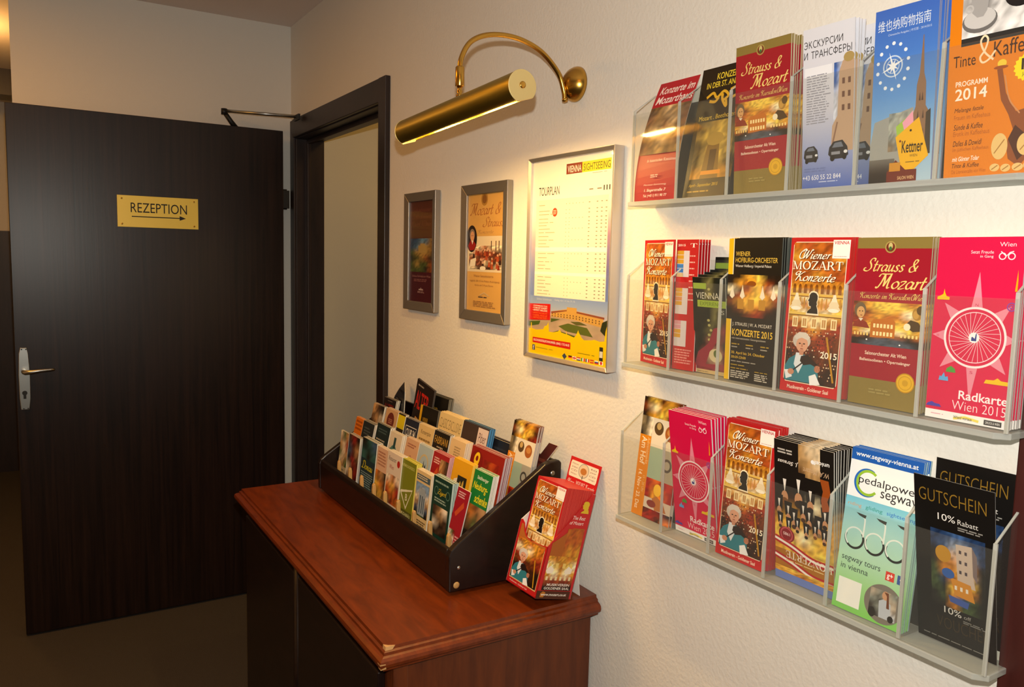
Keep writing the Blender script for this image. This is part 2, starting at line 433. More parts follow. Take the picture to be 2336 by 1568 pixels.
class Art:
    """flat printed artwork on a w x h sheet; u runs left to right, v from the top edge down"""
    DZ = 0.00003

    def __init__(s, w, h, paper='E8E4DC', thick=0.0022, edge=None):
        s.w, s.h, s.t = w, h, thick
        s.v, s.f, s.c = [], [], []
        s.L = 1; s.paper = paper; s.edge = edge or paper
        s.rng = random.Random(len(_glyph_cache) + int(w * 9999))

    def up(s, n=1): s.L += n; return s

    clip = True

    def _p(s, u, v):
        if s.clip: u, v = min(max(u, 0.0), 1.0), min(max(v, 0.0), 1.0)
        return (u * s.w, -s.DZ * s.L, s.h * (1 - v))

    def poly(s, pts, col, cols=None, step=0.25):
        s.L += step
        k = len(s.v); s.v += [s._p(*p) for p in pts]
        s.f.append(tuple(range(k, k + len(pts)))); s.c.append([lin(col)] * len(pts) if cols is None else cols)
        return s

    def rect(s, u0, v0, u1, v1, col, step=0.25): return s.poly([(u0, v1), (u1, v1), (u1, v0), (u0, v0)], col, None, step)

    def vgrad(s, u0, v0, u1, v1, stops, n=10):
        """printed vertical blend through the listed inks"""
        cs = [lin(c) for c in stops]
        def at(t):
            t *= len(cs) - 1; i = min(int(t), len(cs) - 2); f = t - i
            return tuple(a + (b_ - a) * f for a, b_ in zip(cs[i], cs[i + 1]))
        for i in range(n):
            a, b_ = i / n, (i + 1) / n
            va, vb = v0 + (v1 - v0) * a, v0 + (v1 - v0) * b_
            s.poly([(u0, vb), (u1, vb), (u1, va), (u0, va)], None, [at(b_), at(b_), at(a), at(a)], 0 if i else 0.25)
        return s

    def ell(s, u, v, ru, rv=None, col='FFFFFF', n=24):
        rv = ru * s.w / s.h if rv is None else rv
        return s.poly([(u + ru * math.cos(-2 * math.pi * i / n), v + rv * math.sin(-2 * math.pi * i / n)) for i in range(n)], col)

    def ring(s, u, v, ru, wd_, col, n=40, a0=0, a1=360, rv=None):
        k0 = s.w / s.h if rv is None else rv / ru
        for i in range(n):
            a, b_ = R(a0 + (a1 - a0) * i / n), R(a0 + (a1 - a0) * (i + 1) / n)
            r0, r1 = ru - wd_ / 2, ru + wd_ / 2
            s.poly([(u + r0 * math.cos(a), v - r0 * k0 * math.sin(a)), (u + r1 * math.cos(a), v - r1 * k0 * math.sin(a)),
                    (u + r1 * math.cos(b_), v - r1 * k0 * math.sin(b_)), (u + r0 * math.cos(b_), v - r0 * k0 * math.sin(b_))], col, None, 0 if i else 0.25)
        return s

    def line(s, pts, wd_, col, smooth=False):
        """wd_ in fractions of the sheet width"""
        q = [Vector((p[0] * s.w, (1 - p[1]) * s.h)) for p in pts]
        if smooth: q = crom(q, 5)
        vs, fs = ribbon(q, lambda t: wd_ * s.w)
        s.L += 0.25
        for f in fs: s.poly([(vs[i].x / s.w, 1 - vs[i].y / s.h) for i in f], col, None, 0.6 / len(fs))
        return s

    def T(s, txt, u0, v0, u1, v1, col, style='', rot=0):
        V, F = glyphs(txt, style)
        s.L += 0.25
        k = len(s.v); c = lin(col)
        nv = max(len(V), 1)
        for i_, (a, b_) in enumerate(V):
            if rot == 180: u, v = u1 - a * (u1 - u0), v0 + b_ * (v1 - v0)
            elif rot == 90: u, v = u0 + b_ * (u1 - u0), v0 + a * (v1 - v0)
            else: u, v = u0 + a * (u1 - u0), v1 - b_ * (v1 - v0)
            q = s._p(u, v)
            s.v.append((q[0], q[1] - (s.DZ * 0.9 * i_ / nv if style in ('script', 'serif', 'plain') else 0), q[2]))
        if style in ('script', 'plain'): s.L += 1
        for f in F: s.f.append(tuple(i + k for i in f)); s.c.append([c] * len(f))
        return s

    def small(s, u0, v0, u1, v1, n, col, fill=0.55, ragged=True):
        """lines of print too small to read"""
        s.L += 0.25
        for i in range(n):
            va = v0 + (v1 - v0) * i / n; vb = va + (v1 - v0) / n * fill
            u = u0; end = u1 - (s.rng.random() * 0.25 * (u1 - u0) if ragged else 0)
            while u < end - 0.01:
                l_ = min(s.rng.uniform(0.05, 0.16), end - u)
                s.rect(u, va, u + l_, vb, col, 0); u += l_ + 0.018
        return s

    def photo(s, u0, v0, u1, v1, rows, pal, nx=14, ny=14, jit=0.16, seed=1):
        """a printed photograph as a mosaic of small patches of ink, from a coarse map of colours"""
        g = random.Random(seed)
        P = {k: lin(c) for k, c in pal.items()}
        H, W = len(rows), len(rows[0])
        def smp(x, y):
            x = min(max(x * W - .5, 0), W - 1.001); y = min(max(y * H - .5, 0), H - 1.001)
            i, j = int(x), int(y); fx, fy = x - i, y - j
            i1, j1 = min(i + 1, W - 1), min(j + 1, H - 1)
            q = []
            for ch in range(3):
                a = P[rows[j][i]][ch] * (1 - fx) + P[rows[j][i1]][ch] * fx
                b_ = P[rows[j1][i]][ch] * (1 - fx) + P[rows[j1][i1]][ch] * fx
                q.append(a * (1 - fy) + b_ * fy)
            return q
        grid = {}
        for j in range(ny + 1):
            for i in range(nx + 1):
                k = 1 + g.uniform(-jit, jit) * 2.2
                grid[i, j] = tuple(min(1, max(0, c * k)) for c in smp(i / nx, j / ny))
        s.L += 0.25
        for j in range(ny):
            for i in range(nx):
                a, b_ = u0 + (u1 - u0) * i / nx, u0 + (u1 - u0) * (i + 1) / nx
                c, d = v0 + (v1 - v0) * j / ny, v0 + (v1 - v0) * (j + 1) / ny
                s.poly([(a, d), (b_, d), (b_, c), (a, c)], None, [grid[i, j + 1], grid[i + 1, j + 1], grid[i + 1, j], grid[i, j]], 0)
        return s

    def mesh(s, name, bend=None, cuts=0, body=True):
        V, F, C = [], [], []
        if body:
            e, p = lin(s.edge), lin(s.paper)
            w, h, t = s.w, s.h, s.t
            V = [(0, 0, 0), (w, 0, 0), (w, t, 0), (0, t, 0), (0, 0, h), (w, 0, h), (w, t, h), (0, t, h)]
            F = [(3, 2, 1, 0), (4, 5, 6, 7), (0, 1, 5, 4), (1, 2, 6, 5), (2, 3, 7, 6), (3, 0, 4, 7)]
            C = [[e] * 4, [e] * 4, [p] * 4, [e] * 4, [p] * 4, [e] * 4]
        k = len(V)
        V = V + s.v; F = F + [tuple(i + k for i in f) for f in s.f]; C = C + s.c
        me = bpy.data.meshes.new(name); me.from_pydata(V, [], F)
        at = me.attributes.new('tint', 'FLOAT_COLOR', 'CORNER')
        flat = []
        for cs in C:
            for c in cs: flat += [c[0], c[1], c[2], 1.0]
        at.data.foreach_set('color', flat)
        me.materials.append(M['print'])
        if bend:
            bm = bmesh.new(); bm.from_mesh(me)
            for i in range(1, cuts):
                g = bm.verts[:] + bm.edges[:] + bm.faces[:]
                bmesh.ops.bisect_plane(bm, geom=g, plane_co=(0, 0, s.h * i / cuts), plane_no=(0, 0, 1))
            for v in bm.verts: v.co = Vector(bend(v.co.x / s.w, v.co.z / s.h, v.co))
            bm.to_mesh(me); bm.free()
        return me


# ------------------------------------------------------------------ printed covers
GOLD = {'o': 'B4621A', 'g': 'D79A2E', 'y': 'F2C64C', 'w': 'FBEBC0', 'b': '6E3212', 'd': '3A1A0C', 'r': '8E2A16', 'k': '1C100A', 'm': 'A4481C'}


def bust(a, u, v, su, sv, col):
    """small profile bust looking left"""
    P = [(.5, 0), (.72, .04), (.85, .16), (.86, .32), (.8, .46), (.84, .55), (.8, .62), (.9, .78), (.95, 1), (.08, 1), (.12, .9), (.36, .76), (.36, .66), (.22, .65),
         (.2, .58), (.16, .52), (.2, .46), (.1, .4), (.2, .28), (.2, .14), (.32, .03)]
    return a.poly([(u + p[0] * su, v + p[1] * sv) for p in P], col)


def fiddler(a, u0, v0, u1, v1):
    """a musician in a powdered wig and teal coat with a violin, in the given box"""
    U = lambda x: u0 + x * (u1 - u0)
    Vv = lambda y: v0 + y * (v1 - v0)
    a.poly([(U(.0), Vv(.72)), (U(.1), Vv(.56)), (U(.28), Vv(.46)), (U(.5), Vv(.44)), (U(.72), Vv(.55)), (U(.88), Vv(.72)), (U(.9), Vv(1)), (U(.02), Vv(1))], '2E7C8C')
    a.up()
    a.poly([(U(.28), Vv(.42)), (U(.46), Vv(.42)), (U(.5), Vv(.6)), (U(.38), Vv(.84)), (U(.24), Vv(.66))], 'DDE4EA')
    a.poly([(U(.0), Vv(.8)), (U(.16), Vv(.78)), (U(.22), Vv(.92)), (U(.06), Vv(.98))], 'E4E8EC')
    a.poly([(U(.66), Vv(.86)), (U(.82), Vv(.8)), (U(.96), Vv(1)), (U(.7), Vv(1.04))], 'EEF0F4')
    a.ell(U(.4), Vv(.17), .27 * (u1 - u0) / 1.15, .165 * (v1 - v0), 'C9BFB4')
    a.up()
    a.ell(U(.42), Vv(.25), .17 * (u1 - u0) / 1.1, .155 * (v1 - v0), 'D9A184')
    a.poly([(U(.36), Vv(.36)), (U(.48), Vv(.36)), (U(.47), Vv(.46)), (U(.37), Vv(.46))], 'C58B70')
    a.up()
    for x in (.36, .47): a.ell(U(x), Vv(.23), .028 * (u1 - u0), .014 * (v1 - v0), '3B2418', 10)
    a.poly([(U(.41), Vv(.23)), (U(.43), Vv(.23)), (U(.445), Vv(.295)), (U(.4), Vv(.295))], 'B9795C')
    a.ell(U(.42), Vv(.335), .045 * (u1 - u0), .011 * (v1 - v0), '9A4A3A', 10)
    a.poly([(U(.2), Vv(.1)), (U(.32), Vv(.0)), (U(.5), Vv(.0)), (U(.62), Vv(.09)), (U(.56), Vv(.15)), (U(.4), Vv(.11)), (U(.26), Vv(.16))], 'D8D0C6')
    # violin, bow and hands
    a.poly([(U(.42), Vv(.48)), (U(.6), Vv(.44)), (U(.7), Vv(.52)), (U(.95), Vv(.66)), (U(.93), Vv(.7)), (U(.68), Vv(.62)), (U(.5), Vv(.66)), (U(.4), Vv(.58))], '241411')
    a.up()
    a.line([(U(.16), Vv(.84)), (U(.62), Vv(.5))], .02, '1E1412')
    a.ell(U(.18), Vv(.82), .085 * (u1 - u0), .06 * (v1 - v0), 'C98D6E')
    a.ell(U(.86), Vv(.7), .075 * (u1 - u0), .07 * (v1 - v0), 'C08063')
    for k in range(3): a.line([(U(.8 + k * .05), Vv(.74)), (U(.82 + k * .05), Vv(.64))], .018, 'A86A50')
    a.up()


def hall(a, u0, v0, u1, v1, seed=3):
    """gilded concert hall: ceiling, balcony with chandeliers, windows, audience"""
    a.photo(u0, v0, u1, v1, ['momom', 'bombo', 'mgogm', 'bgmgb', 'ogmgo', 'gogog', 'ywywy', 'gogog', 'ywgwy', 'mgwgm', 'rmgmr', 'brmrb', 'brbrb', 'kbdbk', 'dbkbd', 'kdbdk', 'dkdkd'],
            GOLD, 26, 60, .2, seed)
    a.up()
    h = v1 - v0; w = u1 - u0
    X = lambda x: u0 + w * x
    Y = lambda y: v0 + h * y
    for j in range(4):                                            # coffered ceiling
        for k in range(5): a.rect(X(.04 + k * .19), Y(.01 + j * .062), X(.04 + k * .19 + .15), Y(.01 + j * .062 + .045), ('8A4414', '9C541A', '7A3A10')[(j + k) % 3], 0)
    a.L += .5
    for k in range(9):                                            # gallery arches
        a.ell(X(.07 + k * .108), Y(.315), .03 * w, .022 * h, '7A4412', 12); a.rect(X(.04 + k * .108), Y(.315), X(.1 + k * .108), Y(.36), '8E5518', .1)
    a.rect(X(0), Y(.362), X(1), Y(.378), 'E6BC52'); a.rect(X(0), Y(.378), X(1), Y(.386), '9A6418', 0)
    for k in range(12): a.rect(X(.02 + k * .084), Y(.39), X(.045 + k * .084), Y(.47), 'C98E2E', 0)
    a.rect(X(0), Y(.497), X(1), Y(.514), 'E9C45E'); a.rect(X(0), Y(.514), X(1), Y(.522), '8A5A1A', 0)
    for k in range(5):                                            # tall windows
        x = .08 + k * .185
        a.rect(X(x), Y(.53), X(x + .11), Y(.605), 'F4E3AE'); a.rect(X(x + .022), Y(.54), X(x + .088), Y(.595), 'C08A4C'); a.rect(X(x + .05), Y(.54), X(x + .06), Y(.595), 'F4E3AE', .1)
    for x0 in (.13, .85):                                         # crystal chandeliers in tiers
        for wd_, ya, yb in ((.035, .36, .385), (.06, .385, .41), (.1, .41, .437), (.13, .437, .468)):
            a.poly([(X(x0 - wd_), Y(yb)), (X(x0 + wd_), Y(yb)), (X(x0 + wd_ * .62), Y(ya)), (X(x0 - wd_ * .62), Y(ya))], ('F8ECD2', 'EFDDB8')[int(ya * 100) % 2])
        a.ell(X(x0), Y(.47), .1 * w, .014 * h, 'FFF8E6', 14)
    g = random.Random(9)
    a.L += .5
    for j in range(16):                                           # rows of listeners
        y = .625 + j * .022
        for k in range(22):
            x = .01 + k * .045 + .022 * (j % 2) + g.uniform(-.006, .006)
            if x > .96 or g.random() < .25: continue
            a.rect(X(x), Y(y), X(x + .022), Y(y + .009), g.choice(['D9B28C', '8A2A20', 'C0552C', 'E6D2B4', '4A2010', '7A4020', '2A1410', '5A2A18']), 0)
    a.up()


def art_wiener(w=.102, h=.228):
    a = Art(w, h, 'B81820', .0026, edge='C83A34')
    a.rect(0, 0, 1, 1, 'BE1A20'); a.up()
    P = [(.09, .025), (.95, .025), (.95, .915), (.91, .935), (.09, .935), (.05, .915), (.05, .045)]
    a.poly(P[::-1], 'F3E2C4'); a.up()
    a.rect(.062, .047, .938, .915, '7A3A12')
    a.poly([(.1, .047), (.1, .03), (.938, .03), (.938, .047)], '7A3A12'); a.poly([(.1, .93), (.062, .915), (.938, .915), (.9, .93)], '3A1A0C'); a.up()
    hall(a, .062, .03, .938, .928)
    a.rect(.062, .03, .938, .27, 'A85418'); a.up()
    a.photo(.062, .03, .938, .27, ['omomo', 'gobog', 'mommo', 'omgom'], GOLD, 16, 14, .2, 6); a.up()
    for du, c in ((.012, '5A1E0A'), (0, 'FFF6E2')):
        a.T('Wiener', .16 + du, .068 + du * .4, .70 + du, .135 + du * .4, c, 'script')
        a.T('MOZART', .06 + du, .148 + du * .4, .90 + du, .202 + du * .4, c, 'serif')
        a.T('Konzerte', .12 + du, .212 + du * .4, .80 + du, .278 + du * .4, c, 'script'); a.up()
    bust(a, .335, .335, .25, .155, 'F6E9CC'); a.up(); bust(a, .355, .345, .21, .135, '17110C'); a.up()
    fiddler(a, .065, .605, .72, .925)
    a.line([(.74, .62), (.9, .9)], .03, 'B98418')
    a.T('2015', .66, .715, .93, .755, 'FFF4DC', 'b'); a.up()
    a.T('Musikverein - Goldener Saal', .14, .953, .84, .978, 'F2DCCB', 'b'); a.up(3)
    return a


def sticker_mesh():
    a = Art(.0275, .026, 'F4EEE8', .0003)
    a.rect(0, 0, 1, 1, 'F6F1EA'); a.up()
    a.T('VIENNA', .06, .06, .94, .24, 'C81828', 'b'); a.small(.1, .88, .9, .94, 1, 'C8A0A0')
    return a.mesh('sticker')


def kursalon(a, v0, v1, u0=0.0, u1=1.0):
    a.photo(u0, v0, u1, v1, ['bgyyyog', 'mgyyyyg', 'mbgygwy', 'bogoowg', 'rogogoy', 'rgygygo', 'gyyyyyg', 'gwgywyg', 'okokoko', 'kknnnkk', 'knnnnnk'],
            {**GOLD, 'n': '46505E'}, 24, 30, .18, 5)
    a.up()
    H = v1 - v0; W = u1 - u0
    X = lambda x: u0 + W * x
    # lit palace front
    a.poly([(X(.26), v0 + H * .48), (X(.3), v0 + H * .4), (X(.56), v0 + H * .36), (X(.6), v0 + H * .44), (X(.6), v0 + H * .8), (X(.26), v0 + H * .82)], 'C26E16'); a.up()
    for r_ in (.5, .68):
        for k in range(6): a.rect(X(.3 + k * .048), v0 + H * r_, X(.33 + k * .048), v0 + H * (r_ + .09), 'FBE7A6')
    for k in range(6): a.rect(X(.68 + k * .05), v0 + H * .7, X(.705 + k * .05), v0 + H * .77, 'F6D98A')
    for k in range(5): a.rect(X(.03 + k * .045), v0 + H * .72, X(.055 + k * .045), v0 + H * .79, 'F0CE78')
    # portrait at the left
    a.poly([(X(.02), v0 + H * .52), (X(.1), v0 + H * .42), (X(.2), v0 + H * .48), (X(.25), v0 + H * .62), (X(.0), v0 + H * .6)], '8A2A16')
    a.ell(X(.1), v0 + H * .2, .085 * W, .17 * H, '6E5A40'); a.up(); a.ell(X(.11), v0 + H * .26, .058 * W, .135 * H, 'D8A468'); a.up()
    for x in (.095, .135): a.ell(X(x), v0 + H * .235, .01 * W, .014 * H, '3A2210', 8)
    a.ell(X(.12), v0 + H * .33, .018 * W, .01 * H, '8A4020', 8); a.poly([(X(.08), v0 + H * .4), (X(.15), v0 + H * .4), (X(.12), v0 + H * .47)], 'E8DCC8')
    # gilded statue at the right
    a.poly([(X(.72), v0 + H * .5), (X(.8), v0 + H * .36), (X(.9), v0 + H * .4), (X(.98), v0 + H * .58), (X(.84), v0 + H * .62)], '4A3414')
    a.ell(X(.88), v0 + H * .22, .065 * W, .14 * H, 'A87C2E'); a.up(); a.ell(X(.865), v0 + H * .24, .04 * W, .09 * H, 'C89A46'); a.ell(X(.92), v0 + H * .14, .05 * W, .1 * H, '5A4018')
    a.ell(X(.76), v0 + H * .52, .045 * W, .08 * H, 'F6EAC8'); a.ell(X(.22), v0 + H * .88, .012 * W, .018 * H, 'FFFFFF', 8); a.ell(X(.68), v0 + H * .94, .012 * W, .018 * H, 'FFFFFF', 8)
    a.up()


def art_strauss(w=.105, h=.226):
    a = Art(w, h, '8C7A3A', edge='C8B89A')
    a.rect(0, 0, 1, 1, '86743A'); a.up()
    a.rect(0, .06, 1, .838, '9A1228'); a.up()
    a.ell(.46, .052, .075, None, 'A89450'); a.up(); a.ell(.46, .052, .058, None, '6E2A1E'); a.ell(.46, .046, .03, .02, 'C8B878', 12); a.ell(.46, .06, .02, .012, '3A6A3A', 12); a.up()
    a.T('Strauss &', .1, .115, .85, .198, 'E8CE7A', 'script')
    a.T('Mozart', .28, .205, .97, .298, 'E8CE7A', 'script')
    a.T('Konzerte im Kursalon Wien', .08, .318, .96, .358, 'DDBE6A', 'script')
    kursalon(a, .375, .635)
    a.T('Salonorchester Alt Wien', .21, .672, .78, .694, 'F3DCC8', 'b'); a.T('Ballettsolisten \u2022 Opernsänger', .14, .715, .84, .738, 'F3DCC8', 'b')
    a.ell(.79, .835, .125, None, 'B8860E'); a.up(); a.ell(.79, .835, .112, None, 'E0AE22'); a.up()
    a.ring(.79, .835, .085, .012, 'C89A18', 24); a.ell(.79, .835, .04, None, 'C89A18', 14); a.up()
    a.small(.3, .895, .62, .93, 2, '9C8C52')
    return a


def art_radkarte(w=.102, h=.226):
    a = Art(w, h, 'E4E2E4', .0024, edge='DCDDE0')
    a.rect(0, 0, 1, .953, 'D40E48'); a.rect(0, .953, 1, 1, 'F3F0F0'); a.up()
    u, v = .52, .535
    k = w / h
    for ang, l_, half in ((90, .78, 4.5), (270, .78, 4.5), (0, .52, 5), (180, .52, 5), (45, .56, 5), (135, .56, 5), (225, .56, 5), (315, .56, 5)):
        b1, b2 = R(ang - half * 2.6), R(ang + half * 2.6)
        a.poly([(u + .34 * math.cos(b1), v - .34 * k * math.sin(b1)), (u + l_ * math.cos(R(ang)) * .98, v - l_ * k * math.sin(R(ang))), (u + .34 * math.cos(b2), v - .34 * k * math.sin(b2))], 'E58AA0')
    a.up()
    a.ell(u, v, .352, None, 'D40E48', 48); a.up()
    a.ring(u, v, .352, .026, 'F8E9EE', 56); a.ring(u, v, .30, .01, 'F3D6DF', 48)
    for i in range(28):
        b_ = R(i * 360 / 28 + (6 if i % 2 else -6)); e_ = R(i * 360 / 28)
        a.line([(u + .05 * math.cos(b_ + .9), v - .05 * k * math.sin(b_ + .9)), (u + .298 * math.cos(e_), v - .298 * k * math.sin(e_))], .005, 'F3D6DF')
    a.up(); a.ell(u, v, .062, None, 'FBF6F8'); a.up()
    a.poly([(.49, .553), (.55, .553), (.55, .51), (.538, .515), (.53, .54), (.5, .53), (.49, .535)], '2A3A8C')
    a.T('N', .505, .352, .54, .367, 'C8325C'); a.T('S', .505, .715, .54, .73, 'C8325C'); a.T('W', .065, .53, .105, .545, 'C8325C'); a.T('O', .94, .53, .975, .545, 'C8325C')
    a.T('Wien', .72, .027, .9, .05, 'F4D8E0'); a.T('Setzt Freude', .4, .07, .66, .087, 'F4E0E6'); a.T('in Gang', .51, .094, .66, .112, 'F4E0E6')
    a.ring(.76, .1, .036, .012, 'F4E0E6', 20); a.ring(.86, .1, .036, .012, 'F4E0E6', 20); a.line([(.74, .075), (.8, .1), (.84, .08), (.88, .075)], .012, 'F4E0E6')
    a.poly([(.93, .28), (.955, .28), (.955, .22), (.946, .17), (.938, .22)], 'E9A410')
    a.poly([(.04, .34), (.19, .34), (.19, .325), (.15, .32), (.13, .3), (.12, .28), (.11, .31), (.07, .32), (.04, .325)], 'E9C010')
    a.ring(.91, .36, .045, .014, '8C3CA0', 20); a.ring(.91, .36, .02, .01, '8C3CA0', 12)
    a.poly([(.22, .735), (.34, .735), (.33, .715), (.28, .7), (.23, .715)], '4C9C3C'); a.poly([(.14, .785), (.26, .785), (.25, .76), (.22, .765), (.2, .74), (.17, .765), (.15, .76)], '5CA8E0')
    a.poly([(.68, .77), (.98, .77), (.97, .75), (.87, .748), (.83, .735), (.79, .748), (.7, .75)], 'E9C010')
    a.poly([(.01, .935), (.2, .935), (.18, .92), (.12, .918), (.08, .91), (.03, .92)], '4A3CA8')
    a.T('Radkarte', .40, .828, .965, .876, 'FBEFF3', 'b'); a.T('Wien 2015', .33, .885, .955, .935, 'F8E4EA', 't')
    a.rect(.72, .963, .92, .99, '3A3A3C'); a.line([(.36, .985), (.5, .97), (.66, .98)], .03, 'E8D860')
    a.up(); a.T('Wien! voraus', .36, .968, .58, .984, '5A5A5A', 'b'); a.T('DRUCK & WIEN', .74, .97, .9, .983, 'E8E8E8'); a.small(.08, .972, .28, .98, 1, 'E0A0B4')
    return a


def art_hofburg(w=.106, h=.228):
    a = Art(w, h, '16150F', edge='5E6660')
    a.rect(0, 0, 1, 1, '15120F'); a.up()
    a.rect(0, 0, .09, .25, 'E0B410'); a.rect(0, .565, .09, 1, 'E0B410'); a.rect(.09, 0, .105, .25, 'E8E0C8'); a.rect(.09, .565, .105, 1, 'E8E0C8')
    a.T('WIENER', .14, .09, .42, .122, 'E8C04A'); a.T('HOFBURG-ORCHESTER', .14, .132, .93, .166, 'E8C04A'); a.T('Wiener Hofburg / Imperial Palace', .14, .18, .82, .204, 'E8E2D4')
    a.photo(0, .25, 1, .545, ['kkgykk', 'kgmymk', 'wkmymw', 'kmgygm', 'bgyygb', 'kbgobk', 'kkbrkk'], GOLD, 22, 16, .22, 8)
    a.up(); a.ell(.47, .3, .085, .028, 'E8A028'); a.up(); a.ell(.47, .312, .085, .02, '8A4A14')
    for x in (.1, .3, .68, .88): a.poly([(x - .05, .4), (x - .02, .36), (x, .32), (x + .02, .36), (x + .05, .4), (x, .42)], 'F3E8D0')
    for x in (.27, .47, .68): a.rect(x - .06, .42, x + .06, .49, 'C08A28')
    a.up()
    a.T('J. STRAUSS | W. A. MOZART', .13, .585, .88, .615, 'E8E2D4'); a.T('KONZERTE 2015', .13, .632, .9, .68, 'EAC03A', 'b'); a.T('mit internationalen Gesangssolisten', .13, .69, .78, .708, 'C8C0B0')
    for k, t in enumerate(('DIENSTAG', 'DONNERSTAG', 'SAMSTAG')): a.small(.13 + k * .28, .735, .3 + k * .28, .75, 1, 'A88A28'); a.small(.13 + k * .28, .756, .28 + k * .28, .77, 1, '9C978C')
    a.T('30. April bis 24. Oktober', .13, .79, .78, .815, 'EAC03A'); a.T('20h30-22h00', .13, .823, .42, .84, 'EAC03A')
    a.small(.13, .858, .75, .87, 1, '9C978C'); a.small(.13, .884, .5, .896, 1, 'A88A28'); a.small(.13, .908, .5, .92, 1, 'A88A28')
    a.small(.13, .928, .52, .985, 4, 'B8B2A6'); a.small(.6, .915, .85, .925, 1, 'A88A28'); a.small(.6, .932, .86, .985, 4, 'B8B2A6')
    return a


def art_program(w=.05, h=.228):
    a = Art(w, h, 'B41C22', .0014, edge='E8D8D4')
    a.rect(0, 0, 1, 1, 'B41A20'); a.up()
    a.T('T', .62, .03, .92, .06, 'FFF2EA', 'serif'); a.T('2015', .05, .035, .4, .052, 'F6D8D0', 'b')
    for y, cs in ((.085, ['C8962A', 'C8962A', 'C8962A', '3A78C0', '3A78C0', 'C8B088']), (.37, ['C8962A', 'C8962A', 'C88858', 'C8962A', 'C8C4CC']), (.62, ['C890A0', 'C890A0', 'C8962A', 'C8962A', 'C8C4CC'])):
        a.rect(.04, y, .6, y + .2, 'CDC6CC'); a.up(.5)
        for i, c in enumerate(cs): a.rect(.04, y + i * .034, .34, y + i * .034 + .03, c)
        a.L -= .5
    a.small(.1, .84, .9, .96, 6, 'D88A84'); a.small(.62, .12, .9, .5, 8, 'DFA8A0', .2)
    return a


def art_vienna(w=.075, h=.165):
    a = Art(w, h, '17201C', .0012, edge='DCD8CC')
    a.rect(0, 0, 1, 1, '101812'); a.up()
    a.photo(0, 0, 1, 1, ['kkykk', 'kkykk', 'kkkyk', 'kkkyk', 'kkykr', 'kkrrk', 'krwwr', 'rrrrr'], {'k': '0E1613', 'y': '6E6A40', 'r': '7A2434', 'w': 'B8A888'}, 12, 22, .3, 3); a.up()
    a.rect(.02, .06, .42, .12, '8CA83A'); a.rect(.14, .235, 1, .305, '94AE3C'); a.up()
    a.T('VIENNA', .1, .155, .8, .22, 'DCDCD0', 't'); a.T('EXPERIENCE', .22, .25, .92, .29, '5A7020'); a.T('S', .86, .33, .95, .37, 'B8B8B0')
    for k in range(7): a.ell(.5 + .04 * math.sin(k * 2), .12 + k * .05 if k < 2 else .34 + k * .05, .045, .014, 'A8A468', 10)
    a.poly([(.0, .93), (.12, .78), (.45, .68), (.62, .52), (.78, .5), (.7, .66), (.45, .8), (.35, .9), (.98, .88), (1, .95)], '8A2A3C')
    a.ell(.66, .8, .2, .07, 'C8BC98'); a.up(); a.ell(.68, .78, .08, .04, '5A6A3A'); a.rect(0, .96, 1, 1, 'C0A878')
    a.small(.08, .98, .5, .99, 1, '605038')
    return a


def art_mozarthaus(w=.101, h=.222):
    a = Art(w, h, 'E8DCC8', .0006)
    a.rect(0, 0, 1, 1, 'B4202A'); a.up()
    a.T('Konzerte im', .08, .04, .95, .105, 'F6E4DC', 'i b'); a.T('Mozarthaus', .06, .125, .98, .19, 'F6E4DC', 'i b')
    a.photo(0, .215, 1, .62, ['bgwgb', 'mgbwm', 'gwmgb', 'bgwgm', 'mbgbg'], {'b': '6A4A2A', 'g': 'A8824A', 'w': 'D8B888', 'm': '8A5A38'}, 14, 14, .25, 12)
    a.T('In historischen Kostümen', .26, .66, .96, .685, 'F6DAD0', 'i'); a.small(.4, .79, .62, .82, 2, 'E8B8B0')
    a.T('Mitreisser-Sonnenweg', .24, .865, .8, .883, 'F6DAD0', 'i'); a.T('1. Singerstraße 7', .26, .905, .8, .935, 'FBE8E0', 'i b'); a.T('Tel. (+43 1) 911 90 77', .24, .95, .82, .978, 'FBE8E0', 'i b')
    return a


def art_anna(w=.095, h=.222):
    a = Art(w, h, '151310', .0008, edge='6A5A38')
    a.rect(0, 0, 1, 1, '12100D'); a.up()
    a.T('KONZERTE', .38, .05, 1.0, .1, 'E8CC3A', 'b'); a.T('IN DER ST. ANNA', .16, .115, .98, .16, 'E8CC3A', 'b')
    for p in ([(.2, .23), (.35, .2), (.45, .24), (.6, .2), (.72, .24), (.6, .27), (.58, .22)], [(.55, .2), (.6, .27), (.7, .32), (.68, .27)], [(.28, .26), (.42, .27), (.5, .24)], [(.75, .2), (.88, .19), (.92, .24), (.82, .26)]):
        a.line(p, .05, 'D8A82A', True)
    a.photo(.1, .42, 1, .86, ['dggyd', 'gyyyg', 'dgyyg', 'dggyg', 'dgygd', 'ooyoo'], {**GOLD, 'd': '4A3A1A', 'g': '8A7030', 'y': 'C8A848', 'o': 'B07A1E'}, 14, 18, .22, 4)
    a.up(); a.poly([(.35, .86), (.42, .6), (.7, .6), (.78, .86)], '7A5A1E'); a.ell(.58, .56, .2, .05, 'A88A3A'); a.up(); a.rect(.5, .64, .66, .8, '4A2E10'); a.rect(.36, .8, .82, .83, 'D88A1E')
    a.T('Mozart . Beethoven', .1, .37, .96, .405, 'D8B83A'); a.T('April - September 2015', .12, .895, .82, .925, 'D8B83A', 'i'); a.small(.1, .95, .8, .97, 1, 'A88A3A')
    return a


